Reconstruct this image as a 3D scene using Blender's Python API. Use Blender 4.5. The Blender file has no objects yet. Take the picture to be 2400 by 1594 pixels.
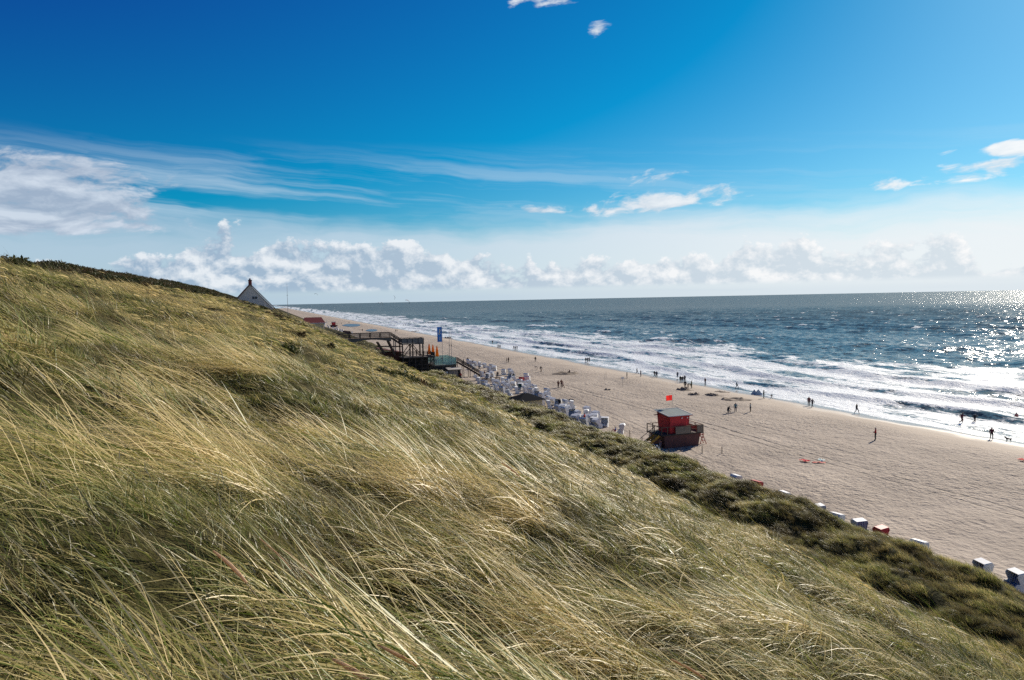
import bpy, bmesh, math, random
import numpy as np
from mathutils import Vector, Matrix, Euler

random.seed(7)
rng = np.random.default_rng(7)
scene = bpy.context.scene
COL = scene.collection
R = math.radians

# ------------------------------------------------------------------ camera
FPX = 1700.0                       # focal length in photograph pixels (2400 wide)
PITCH, ROLL = R(3.165), R(1.134)
CAMZ = 20.5
cam_d = bpy.data.cameras.new('camera')
cam = bpy.data.objects.new('camera', cam_d)
COL.objects.link(cam)
cam_d.sensor_width = 36.0
cam_d.lens = 36.0 * FPX / 2400.0
cam_d.clip_start = 0.05
cam_d.clip_end = 120000
CAM_R = (Matrix.Rotation(R(90) - PITCH, 3, 'X') @ Matrix.Rotation(-ROLL, 3, 'Z'))
cam.matrix_world = Matrix.Translation((0, 0, CAMZ)) @ CAM_R.to_4x4()
scene.camera = cam

def ray(px, py):
    return CAM_R @ Vector(((px - 1200) / FPX, -(py - 797) / FPX, -1.0))

# coast frame: u runs along the coast, v runs out to sea
CA = R(18.5)
U = np.array([-math.sin(CA), math.cos(CA)])
V = np.array([math.cos(CA), math.sin(CA)])
def st(x, y):
    return x * U[0] + y * U[1], x * V[0] + y * V[1]
def xy(s, t):
    return s * U[0] + t * V[0], s * U[1] + t * V[1]
HEAD = CA                         # rotation about z that turns local x to v and local y to u

# ------------------------------------------------------------------ light
SUN_AZ, SUN_EL = R(42), R(29)     # azimuth clockwise from +Y
sun_d = bpy.data.lights.new('sun', 'SUN')
sun_d.energy = 5.0
sun_d.angle = R(0.53)
sun_d.color = (1.0, 0.91, 0.77)
sun = bpy.data.objects.new('sun', sun_d)
COL.objects.link(sun)
sdir = Vector((math.sin(SUN_AZ) * math.cos(SUN_EL), math.cos(SUN_AZ) * math.cos(SUN_EL), math.sin(SUN_EL)))
sun.rotation_euler = (-sdir).to_track_quat('-Z', 'Y').to_euler()

scene.view_settings.view_transform = 'Standard'
scene.view_settings.look = 'None'
scene.view_settings.gamma = 1.0
scene.view_settings.use_curve_mapping = False
scene.view_settings.exposure = 0.3
scene.render.engine = 'CYCLES'
scene.cycles.use_denoising = False
scene.cycles.max_bounces = 6
scene.cycles.diffuse_bounces = 2
scene.cycles.glossy_bounces = 3
scene.cycles.transmission_bounces = 4
scene.cycles.transparent_max_bounces = 8
scene.cycles.sample_clamp_indirect = 6.0

# ---------------------------------------------------- small node-expression kit
class E:
    """A float socket in a node tree with arithmetic."""
    def __init__(self, nt, sock): self.nt, self.s = nt, sock
    def _m(self, op, *a):
        n = self.nt.nodes.new('ShaderNodeMath'); n.operation = op
        for i, x in enumerate(a):
            if isinstance(x, E): self.nt.links.new(x.s, n.inputs[i])
            else: n.inputs[i].default_value = float(x)
        return E(self.nt, n.outputs[0])
    def __add__(self, o): return self._m('ADD', self, o)
    __radd__ = __add__
    def __sub__(self, o): return self._m('SUBTRACT', self, o)
    def __rsub__(self, o): return self._m('SUBTRACT', o, self)
    def __mul__(self, o): return self._m('MULTIPLY', self, o)
    __rmul__ = __mul__
    def __truediv__(self, o): return self._m('DIVIDE', self, o)
    def pow(self, o): return self._m('POWER', self, o)
    def max(self, o): return self._m('MAXIMUM', self, o)
    def min(self, o): return self._m('MINIMUM', self, o)
    def abs(self): return self._m('ABSOLUTE', self)
    def clamp(self): return self.max(0.0).min(1.0)
    def ss(self, a, b, lo=0.0, hi=1.0):
        n = self.nt.nodes.new('ShaderNodeMapRange'); n.interpolation_type = 'SMOOTHSTEP'
        self.nt.links.new(self.s, n.inputs['Value'])
        for k, v in (('From Min', a), ('From Max', b), ('To Min', lo), ('To Max', hi)):
            n.inputs[k].default_value = v
        return E(self.nt, n.outputs['Result'])
def link_or_set(nt, v, inp):
    if isinstance(v, E): nt.links.new(v.s, inp)
    elif hasattr(v, 'is_linked'): nt.links.new(v, inp)
    elif isinstance(v, (tuple, list)): inp.default_value = tuple(v) + ((1.0,) if len(v) == 3 and len(inp.default_value) == 4 else ())
    else: inp.default_value = v
def vec(nt, x, y, z=0.0):
    n = nt.nodes.new('ShaderNodeCombineXYZ')
    for i, v in enumerate((x, y, z)): link_or_set(nt, v, n.inputs[i])
    return n.outputs[0]
def noise(nt, v, scale, detail=4.0, rough=0.5, dist=0.0, out='Fac', dims='3D'):
    n = nt.nodes.new('ShaderNodeTexNoise'); n.noise_dimensions = dims
    n.inputs['Scale'].default_value = scale; n.inputs['Detail'].default_value = detail
    n.inputs['Roughness'].default_value = rough; n.inputs['Distortion'].default_value = dist
    if v is not None: nt.links.new(v, n.inputs['Vector'])
    return E(nt, n.outputs['Fac']) if out == 'Fac' else n.outputs['Color']
def mixc(nt, f, a, b, blend='MIX'):
    n = nt.nodes.new('ShaderNodeMix'); n.data_type = 'RGBA'; n.blend_type = blend
    link_or_set(nt, f, n.inputs[0]); link_or_set(nt, a, n.inputs[6]); link_or_set(nt, b, n.inputs[7])
    return n.outputs[2]

# ------------------------------------------------------------------ sky
def azel(px, py):
    d = ray(px, py).normalized()
    return math.atan2(d.x, d.y), math.asin(d.z)

def build_world():
    w = bpy.data.worlds.new('World'); scene.world = w; w.use_nodes = True
    nt = w.node_tree; nt.nodes.clear()
    sky = nt.nodes.new('ShaderNodeTexSky'); sky.sky_type = 'NISHITA'
    sky.sun_disc = False; sky.sun_elevation = SUN_EL; sky.sun_rotation = SUN_AZ
    sky.altitude = 0; sky.air_density = 1.0; sky.dust_density = 0.25; sky.ozone_density = 2.2
    ST = 0.05                                          # background strength; cloud colours are given as seen
    # clear, dry northern air: soften the aureole and deepen the blue
    def vm(op, a, b):
        n = nt.nodes.new('ShaderNodeVectorMath'); n.operation = op
        for i, x in enumerate((a, b)):
            if isinstance(x, tuple): n.inputs[i].default_value = x
            else: nt.links.new(x, n.inputs[i])
        return n.outputs[0]
    sk = sky.outputs[0]
    g = 1.0 / (ST * 2.0 ** scene.view_settings.exposure)
    sk = vm('MULTIPLY', sk, (0.056 * g, 0.0845 * g, 0.092 * g))
    sk = vm('SUBTRACT', sk, (0.185 * g, 0.136 * g, 0.058 * g))
    skyc = vm('MAXIMUM', sk, (0.004 * g, 0.05 * g, 0.2 * g))
    tc = nt.nodes.new('ShaderNodeTexCoord')
    sp = nt.nodes.new('ShaderNodeSeparateXYZ'); nt.links.new(tc.outputs['Generated'], sp.inputs[0])
    X, Y, Z = (E(nt, sp.outputs[i]) for i in range(3))
    az = X._m('ARCTAN2', X, Y)
    el = Z._m('ARCSINE', Z)
    def col(r, gg, b): return (r * g, gg * g, b * g)
    out = skyc
    # soft warp shared by all layers
    wn = nt.nodes.new('ShaderNodeTexNoise'); wn.noise_dimensions = '2D'; wn.inputs['Scale'].default_value = 1.0
    wn.inputs['Detail'].default_value = 3.0
    nt.links.new(vec(nt, az * 9.0, el * 16.0, 3.3), wn.inputs['Vector'])
    wsp = nt.nodes.new('ShaderNodeSeparateColor'); nt.links.new(wn.outputs['Color'], wsp.inputs[0])
    wx, wy = (E(nt, wsp.outputs[0]) - 0.5), (E(nt, wsp.outputs[1]) - 0.5)
    toward = (az - SUN_AZ).abs().ss(0.1, 1.25, 1.0, 0.0)          # whiter towards the sun
    # --- thin high streaks (cirrus)
    nz = noise(nt, vec(nt, az * 1.8 + el * 3.0 + wx * 0.25, el * 34.0 + wy * 0.45 + az * 2.5, 1.0), 1.0, 6, 0.62, dims='2D')
    env = el.ss(0.09, 0.125) * el.ss(0.15, 0.215, 1.0, 0.0)
    a = (nz.ss(0.44, 0.72)) * env * 0.50 * toward.ss(0.0, 1.0, 1.0, 0.35)
    out = mixc(nt, a, out, col(0.62, 0.75, 0.86))
    # --- horizon veil
    n1 = noise(nt, vec(nt, az * 3.0 + wx * 0.6, el * 26.0 + wy * 0.8, 7.0), 1.0, 5, 0.55, dims='2D')
    top = el + (n1 - 0.5) * 0.055 + (wy * 0.02)
    a = top.ss(0.070, 0.130, 1.0, 0.0) * (0.74 + toward * 0.22)
    vc = mixc(nt, toward, col(0.55, 0.665, 0.79), col(0.86, 0.90, 0.93))
    out = mixc(nt, a, out, vc)
    # --- cumulus bank on the horizon
    prof = noise(nt, vec(nt, az * 7.0, 4.4, 2.0), 1.0, 4, 0.55, dims='2D')
    big = az.ss(-0.50, -0.36) * az.ss(-0.14, -0.02, 1.0, 0.0)
    H = 0.036 + (prof - 0.40) * 0.10 + big * 0.040 + az.ss(-0.10, 0.10) * 0.006
    def bank(da, de):
        f = noise(nt, vec(nt, (az + da) * 15.0 + wx * 0.30, (el + de) * 21.0 + wy * 0.30 + 17.0, 5.0), 1.0, 6, 0.60, dims='2D')
        return (H - el - de) * 62.0 + (f - 0.5) * 7.0
    d0 = bank(0.0, 0.0)
    d1 = bank(0.0065, 0.0085)
    lit = ((d0 - d1) * 0.72 - 0.22 + el * 4.0).clamp()
    shade = mixc(nt, toward, col(0.33, 0.455, 0.60), col(0.68, 0.76, 0.82))
    light = mixc(nt, toward, col(0.80, 0.85, 0.90), col(0.97, 0.97, 0.97))
    cc = mixc(nt, lit, shade, light)
    a = d0.ss(0.0, 0.65) * el.ss(0.012, 0.020) * 0.96
    out = mixc(nt, a, out, cc)
    # flat grey bar of distant cloud bases right on the horizon
    n2 = noise(nt, vec(nt, az * 4.0, el * 90.0, 9.0), 1.0, 4, 0.5, dims='2D')
    a = (el.ss(0.004, 0.024, 1.0, 0.0) * 0.75 + n2.ss(0.5, 0.7) * el.ss(0.0, 0.03, 1.0, 0.0) * 0.2).clamp()
    out = mixc(nt, a, out, mixc(nt, toward, col(0.44, 0.58, 0.70), col(0.70, 0.78, 0.84)))
    # --- single clouds: (px, py, half width px, half height px, weight)
    blobs = [(60, 420, 330, 80, 1.7), (110, 490, 290, 72, 2.1), (290, 428, 150, 30, 1.0), (270, 520, 160, 34, 1.1), (150, 385, 150, 26, .9),
             (1560, 470, 190, 30, 1.0), (1650, 455, 110, 26, .9), (1430, 492, 130, 14, .7), (1520, 418, 75, 22, .62),
             (2250, 410, 150, 26, .85), (2330, 392, 110, 18, .9), (2390, 345, 90, 20, 1.0), (2190, 360, 60, 12, .5), (2150, 425, 100, 16, .6),
             (1285, 0, 75, 20, .55), (1405, 72, 24, 16, .25), (1260, 495, 100, 12, .55)]
    acc = None
    for (px, py, wpx, hpx, k) in blobs:
        a0, e0 = azel(px, py)
        a1, _ = azel(px + wpx, py); _, e1 = azel(px, py - hpx)
        q = az * (1.0 / abs(a1 - a0)) - a0 / abs(a1 - a0); r = el * (1.0 / abs(e1 - e0)) - e0 / abs(e1 - e0)
        m = k - (q * q + r * r) * k
        acc = m if acc is None else acc.max(m)
    # unseen broken cloud added round the sky outside the frame to whiten shadow fill
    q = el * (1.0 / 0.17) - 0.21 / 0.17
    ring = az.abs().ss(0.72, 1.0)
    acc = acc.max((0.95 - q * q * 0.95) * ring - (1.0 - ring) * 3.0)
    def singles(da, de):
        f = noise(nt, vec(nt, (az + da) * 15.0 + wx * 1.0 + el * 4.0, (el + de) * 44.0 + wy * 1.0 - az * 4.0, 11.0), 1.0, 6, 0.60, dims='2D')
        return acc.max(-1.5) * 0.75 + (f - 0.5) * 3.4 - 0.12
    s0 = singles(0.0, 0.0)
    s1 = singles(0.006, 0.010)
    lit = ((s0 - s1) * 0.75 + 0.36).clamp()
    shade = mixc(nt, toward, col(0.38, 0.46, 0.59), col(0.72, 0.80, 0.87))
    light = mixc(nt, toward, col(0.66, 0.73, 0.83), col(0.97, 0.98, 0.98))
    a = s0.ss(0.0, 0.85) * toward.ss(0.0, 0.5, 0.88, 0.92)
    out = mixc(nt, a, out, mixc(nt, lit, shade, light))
    bg = nt.nodes.new('ShaderNodeBackground'); bg.inputs['Strength'].default_value = ST
    nt.links.new(out, bg.inputs['Color'])
    o = nt.nodes.new('ShaderNodeOutputWorld'); nt.links.new(bg.outputs[0], o.inputs[0])
    w.cycles.sampling_method = 'MANUAL'; w.cycles.sample_map_resolution = 1024
build_world()

# ------------------------------------------------------------------ helpers
def mesh_np(name, verts, faces, smooth=True):
    """verts (n,3) array, faces (m,k) int array, all faces with k corners."""
    me = bpy.data.meshes.new(name)
    verts = np.asarray(verts, dtype=np.float32); faces = np.asarray(faces, dtype=np.int32)
    k = faces.shape[1]
    me.vertices.add(len(verts)); me.vertices.foreach_set('co', verts.ravel())
    me.loops.add(faces.size); me.loops.foreach_set('vertex_index', faces.ravel())
    me.polygons.add(len(faces))
    me.polygons.foreach_set('loop_start', np.arange(0, faces.size, k, dtype=np.int32))
    me.polygons.foreach_set('loop_total', np.full(len(faces), k, dtype=np.int32))
    if smooth: me.polygons.foreach_set('use_smooth', np.ones(len(faces), dtype=bool))
    me.update(calc_edges=True)
    return me
def attr(me, name, vals):
    a = me.attributes.new(name, 'FLOAT', 'POINT'); a.data.foreach_set('value', np.asarray(vals, dtype=np.float32))
def link(name, me, mat=None, parent=None, **props):
    o = bpy.data.objects.new(name, me); COL.objects.link(o)
    if mat is not None: me.materials.clear(); me.materials.append(mat)
    if parent is not None: o.parent = parent
    for k, v in props.items(): o[k] = v
    return o

_perm = np.random.default_rng(99).permutation(4096).astype(np.int64)
_ang = np.random.default_rng(5).random(4096) * 2 * np.pi
def pn(x, y, seed=0):
    """gradient noise about -0.7..0.7"""
    x = np.asarray(x, float) + seed * 37.17; y = np.asarray(y, float) + seed * 11.73
    xi = np.floor(x).astype(np.int64); yi = np.floor(y).astype(np.int64)
    fx, fy = x - xi, y - yi
    u = fx * fx * fx * (fx * (fx * 6 - 15) + 10); v = fy * fy * fy * (fy * (fy * 6 - 15) + 10)
    def g(ix, iy, dx, dy):
        a = _ang[_perm[(_perm[ix & 4095] + iy) & 4095]]
        return np.cos(a) * dx + np.sin(a) * dy
    return ((1 - v) * ((1 - u) * g(xi, yi, fx, fy) + u * g(xi + 1, yi, fx - 1, fy))
            + v * ((1 - u) * g(xi, yi + 1, fx, fy - 1) + u * g(xi + 1, yi + 1, fx - 1, fy - 1)))
def fbm(x, y, oct=4, seed=0, gain=0.5):
    r = 0; a = 1.0; f = 1.0
    for i in range(oct):
        r = r + a * pn(x * f, y * f, seed + i * 3); a *= gain; f *= 2.03
    return r
def sm(a, b, x):
    t = np.clip((np.asarray(x, float) - a) / (b - a), 0, 1); return t * t * (3 - 2 * t)

# ------------------------------------------------------------------ materials
def newmat(name):
    m = bpy.data.materials.new(name); m.use_nodes = True
    nt = m.node_tree; return m, nt, nt.nodes['Principled BSDF'], nt.nodes['Material Output']
def bump(nt, h, strength, dist, bsdf=None, normal=None):
    b = nt.nodes.new('ShaderNodeBump'); b.inputs['Strength'].default_value = strength; b.inputs['Distance'].default_value = dist
    link_or_set(nt, h, b.inputs['Height'])
    if normal is not None: nt.links.new(normal, b.inputs['Normal'])
    if bsdf is not None: nt.links.new(b.outputs[0], bsdf.inputs['Normal'])
    return b.outputs[0]
def geo(nt):
    n = nt.nodes.new('ShaderNodeNewGeometry'); sp = nt.nodes.new('ShaderNodeSeparateXYZ')
    nt.links.new(n.outputs['Position'], sp.inputs[0])
    X, Y, Z = (E(nt, sp.outputs[i]) for i in range(3))
    return X, Y, Z, n
def st_nodes(nt):
    X, Y, Z, n = geo(nt)
    return X * U[0] + Y * U[1], X * V[0] + Y * V[1], Z
def attr_node(nt, name, kind='GEOMETRY'):
    n = nt.nodes.new('ShaderNodeAttribute'); n.attribute_name = name; n.attribute_type = kind
    return E(nt, n.outputs['Fac'])
_pm = {}
def paint(color, rough=0.6, grain=0.12, scale=6.0, metal=0.0, spec=0.4, stretch=(1, 1, 1), trans=0.0):
    """plain painted / wooden / fabric surface with a little uneven wear"""
    key = (tuple(color), rough, grain, scale, metal, stretch, trans)
    if key in _pm: return _pm[key]
    m, nt, b, out = newmat('painted_surface')
    tc = nt.nodes.new('ShaderNodeTexCoord'); mp = nt.nodes.new('ShaderNodeMapping')
    mp.inputs['Scale'].default_value = stretch
    nt.links.new(tc.outputs['Object'], mp.inputs[0])
    n = noise(nt, mp.outputs[0], scale, 5, 0.6)
    dark = tuple(c * (1 - grain * 1.6) for c in color); lightc = tuple(min(1, c * (1 + grain)) for c in color)
    nt.links.new(mixc(nt, n.ss(0.3, 0.7), dark, lightc), b.inputs['Base Color'])
    b.inputs['Roughness'].default_value = rough; b.inputs['Metallic'].default_value = metal
    b.inputs['Specular IOR Level'].default_value = spec
    if trans > 0:
        t = nt.nodes.new('ShaderNodeBsdfTranslucent'); t.inputs['Color'].default_value = tuple(color) + (1,)
        mx = nt.nodes.new('ShaderNodeMixShader'); mx.inputs[0].default_value = trans
        nt.links.new(b.outputs[0], mx.inputs[1]); nt.links.new(t.outputs[0], mx.inputs[2])
        nt.links.new(mx.outputs[0], out.inputs[0])
    _pm[key] = m
    return m

# ------------------------------------------------------------------ terrain
PT = np.array([-400, -200, -120, -60, -38, -28, -20, -12, -6, 0, 6, 12, 18, 22, 26, 29, 32, 34.5, 36.2, 38.5, 41, 43.2, 45.5, 47.5, 50, 53, 60, 200])
PZ = np.array([17, 19, 20.5, 22.6, 24.0, 24.5, 24.1, 22.5, 20.85, 18.85, 16.32, 13.63, 10.8, 8.9, 6.85, 4.9, 3.1, 2.0, 1.75, 2.15, 2.62, 2.45, 0.9, -.25, -.9, -1.5, -3, -9])
_tt = np.linspace(-400, 200, 3001)
_zz = np.interp(_tt, PT, PZ)
_k = np.hanning(11); _k /= _k.sum()
_zz = np.convolve(np.pad(_zz, 5, mode='edge'), _k, mode='valid')
# wind-scoured hollows in the near slope (s, t, radius, depth)
HOLLOWS = [(4.16, -0.47, 0.85, 0.42), (5.67, 0.55, 0.75, 0.34), (5.33, 1.5, 0.80, 0.42), (3.45, -1.1, 0.7, 0.34), (6.5, 3.6, 0.9, 0.36), (8.8, -1.4, 1.1, 0.36), (10.8, 1.6, 1.2, 0.40), (13.0, 5.0, 1.5, 0.45)]
FIT_S = [0, 20, 30, 40, 50, 60, 70, 80, 95, 110, 130, 150, 180, 220, 260, 300, 400]
FIT_C = [0.0, 0.0, -1.6, -1.35, -1.11, -0.94, -0.56, -0.39, -0.37, -0.44, -0.47, -0.52, -0.65, -0.59, -0.57, -0.31, 0.0]
FIT_B = [0.33, -0.83, -1.2, -1.16, -0.5, -0.7, -0.97, 0.08, 0.81, 0.27, 0.45, 0.1, -1.6, -1.6, -1.6, -1.6, -1.6]
FIT_F = [0.0, -1.6, -1.6, -0.47, -0.24, -0.31, -0.36, -0.56, -1.12, -0.73, -0.93, -1.6, -0.97, -0.04, 0.09, 0.0, 0.0]
def dune_z(s, t):
    s = np.asarray(s, float); t = np.asarray(t, float)
    tw = t + 1.6 * pn(s / 21.0, t / 60.0, 21) * sm(6, 24, t) + 1.1 * pn(s / 7.0, t / 30.0, 22) * sm(30, 40, t)
    z = np.interp(tw, _tt, _zz)
    crest = np.exp(-((t + 24) / 11.0) ** 2)
    z = z + crest * (0.45 + np.clip(s - 55, 0, 150) * 0.013)
    far = sm(110, 190, s)
    z = z + far * 1.1 * np.exp(-((t - 24) / 9.0) ** 2)
    body = sm(47, 40, t)
    z = z + body * (0.75 * pn(s / 11.0, t / 9.0, 1) + 0.72 * pn(s / 4.3, t / 3.6, 2) + 0.30 * pn(s / 1.7, t / 1.6, 3)) * sm(0.6, 4.0, np.hypot(s, t))
    fore = sm(33.5, 37, t) * sm(47.5, 43, t)
    z = z + fore * (0.85 * pn(s / 4.6, t / 3.2, 4) + 0.5 * pn(s / 1.9, t / 1.6, 5) + 0.45 * pn(s / 13.0, t / 9.0, 6))
    for (hs_, ht_, hr_, hd_) in HOLLOWS:
        z = z - 0.72 * hd_ * np.exp(-(((s - hs_) / (hr_ * 0.8)) ** 2 + ((t - ht_) / hr_) ** 2))
    # measured ridge lines: crest, brow of the slope, foredune
    z = z + np.interp(s, FIT_S, FIT_C) * np.exp(-((t + 22) / 9.0) ** 2) + np.interp(s, FIT_S, FIT_B) * np.exp(-((t - 26) / 7.0) ** 2) + np.interp(s, FIT_S, FIT_F) * np.exp(-((t - 42) / 3.2) ** 2)
    # the coast drops to lower dunes far off
    z = np.where(z > 0, z * (1 - 0.55 * sm(420, 700, s)), z)
    return z

def sand_base(s, t):
    t = np.asarray(t, float)
    z = 0.12 * sm(52, 43, t) - 1.05 * sm(82, 103, t) - np.clip(t - 103, 0, 200) * 0.035
    return z
TRK = []                                     # tyre tracks, filled below: ((s0,t0),(s1,t1),offset)
def sand_z(s, t):
    s = np.asarray(s, float); t = np.asarray(t, float)
    dry = sm(92, 82, t + 3 * pn(s / 23., t / 40., 31))
    z = sand_base(s, t)
    z = z + dry * (0.10 * pn(s / 6., t / 5., 32) + 0.075 * pn(s / 1.7, t / 1.3, 33) + 0.085 * pn(s / .70, t / .60, 34))
    for (a, b, off, w, dep) in TRK:
        a = np.array(a); b = np.array(b); d = (b - a) / np.linalg.norm(b - a)
        dist = (s - a[0]) * -d[1] + (t - a[1]) * d[0] - off
        z = z - 0.3 * dep * np.exp(-(dist / (2 * w)) ** 2)
    return z

def hit(px, py, z=None):
    """pixel -> world point on the beach (or a level z)"""
    d = ray(px, py); zz = 0.0 if z is None else z
    for _ in range(6):
        k = (zz - CAMZ) / d.z; p = Vector((0, 0, CAMZ)) + d * k
        if z is not None: break
        s, t = st(p.x, p.y); zz = float(sand_base(s, t))
    return p
def on_s(px, py, s0):
    """pixel -> (t, z) in the vertical plane at distance s0 along the coast"""
    d = ray(px, py); k = s0 / (d.x * U[0] + d.y * U[1])
    return k * (d.x * V[0] + d.y * V[1]), CAMZ + k * d.z
def P(s, t, z): 
    x, y = xy(s, t); return Vector((x, y, z))

a = hit(1644, 991); b = hit(2400, 1198); a = st(a.x, a.y); b = st(b.x, b.y)
TRK += [(a, b, 0.0, 0.16, 0.10), (a, b, 1.9, 0.16, 0.085), (a, b, -4.6, 0.16, 0.045), (a, b, -6.4, 0.16, 0.04)]
a = hit(1700, 1090); b = hit(1905, 1180); a = st(a.x, a.y); b = st(b.x, b.y)
TRK += [(a, b, 0.0, 0.14, 0.06), (a, b, 1.5, 0.14, 0.06)]

def grid_faces(nr, nc, keep=None):
    i = np.arange(nr - 1)[:, None] * nc + np.arange(nc - 1)[None, :]
    f = np.stack([i, i + 1, i + nc + 1, i + nc], -1).reshape(-1, 4)
    return f if keep is None else f[keep(f)]

# ---- sand
def m_sand():
    m, nt, b, out = newmat('sand')
    s, t, z = st_nodes(nt)
    p = vec(nt, s, t, 0.0)
    wet = (t + (noise(nt, vec(nt, s * 0.05, t * 0.08), 1.0, 3) - 0.5) * 14.0).ss(84, 97)
    soak = (t + (noise(nt, vec(nt, s * 0.06, t * 0.1, 4.0), 1.0, 4) - 0.5) * 11.0).ss(93.0, 99.0)
    n1 = noise(nt, p, 0.11, 5, 0.6); n2 = noise(nt, p, 2.6, 4, 0.65)
    c = mixc(nt, n1.ss(0.3, 0.7), (0.355, 0.288, 0.226), (0.46, 0.378, 0.298))
    n3 = noise(nt, vec(nt, s * 0.035, t * 0.16, 8.0), 1.0, 4, 0.6)
    c = mixc(nt, n3.ss(0.42, 0.68) * 0.45, c, (0.275, 0.222, 0.178))
    c = mixc(nt, n2.ss(0.35, 0.75) * 0.40, c, (0.24, 0.19, 0.145))
    c = mixc(nt, wet * 0.8, c, (0.45, 0.37, 0.285))
    c = mixc(nt, soak * 0.75, c, (0.26, 0.215, 0.17))
    wob = (noise(nt, vec(nt, s * 0.02, 3.3), 1.0, 2) - 0.5) * 3.0
    trk = None
    for (a_, b_, off, w_, dep) in TRK:
        dx, dy = b_[0] - a_[0], b_[1] - a_[1]; ln = math.hypot(dx, dy); dx /= ln; dy /= ln
        dist = (s * -dy + t * dx - (a_[0] * -dy + a_[1] * dx + off) - wob).abs()
        m_ = dist.ss(0.10, 0.34, 1.0, 0.0) * (dep * 10.0); trk = m_ if trk is None else trk.max(m_)
    trk = trk * noise(nt, p, 0.5, 3).ss(0.3, 0.6, 0.35, 1.0)
    c = mixc(nt, trk * 0.85, c, (0.17, 0.135, 0.105))
    nt.links.new(c, b.inputs['Base Color'])
    link_or_set(nt, soak * -0.72 + 0.9, b.inputs['Roughness'])
    b.inputs['Specular IOR Level'].default_value = 0.35
    dry = 1.0 - wet
    h = (noise(nt, p, 1.9, 3, 0.6) + noise(nt, p, 0.8, 2, 0.5) * 0.7) * dry
    h = h * (noise(nt, p, 0.06, 3).ss(0.35, 0.65, 0.55, 1.25)) - trk * 0.25
    bump(nt, h, 1.0, 0.34, b)
    return m
_near_t = np.arange(42, 112.01, 0.3)
rows = [16.0]
while rows[-1] < 4200: rows.append(rows[-1] + max(0.26, 0.0042 * rows[-1]))
S_, T_ = np.meshgrid(np.array(rows), np.concatenate([_near_t, [116, 122, 130]]), indexing='ij')
Zs = sand_z(S_, T_)
xs, ys = xy(S_, T_)
me = mesh_np('beach_sand', np.stack([xs, ys, Zs], -1).reshape(-1, 3), grid_faces(*S_.shape))
M_SAND = m_sand()
link('beach', me, M_SAND, kind='structure')

# ---- dune ground
def m_dune():
    m, nt, b, out = newmat('dune_soil')
    X, Y, Z, _ = geo(nt)
    p = vec(nt, X, Y, Z)
    n1 = noise(nt, p, 0.35, 5, 0.6); n2 = noise(nt, p, 7.0, 4, 0.6)
    c = mixc(nt, n1.ss(0.3, 0.7), (0.034, 0.034, 0.010), (0.070, 0.055, 0.022))
    c = mixc(nt, n2.ss(0.4, 0.7) * 0.6, c, (0.035, 0.036, 0.012))
    nt.links.new(c, b.inputs['Base Color']); b.inputs['Roughness'].default_value = 0.95
    b.inputs['Specular IOR Level'].default_value = 0.1
    bump(nt, n2, 0.8, 0.1, b)
    return m
rows = [-8.0]
while rows[-1] < 4000: rows.append(rows[-1] + max(0.35, 0.011 * rows[-1]))
tcol = np.concatenate([[-400, -250, -150, -100, -75, -60, -50], np.arange(-44, -10, 1.0), np.arange(-10, 54.01, 0.4)])
S_, T_ = np.meshgrid(np.array(rows), tcol, indexing='ij')
Zd = dune_z(S_, T_)
xs, ys = xy(S_, T_)
me = mesh_np('dune', np.stack([xs, ys, Zd], -1).reshape(-1, 3), grid_faces(*S_.shape))
M_DUNE = m_dune()
link('dune', me, M_DUNE, kind='structure')

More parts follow.
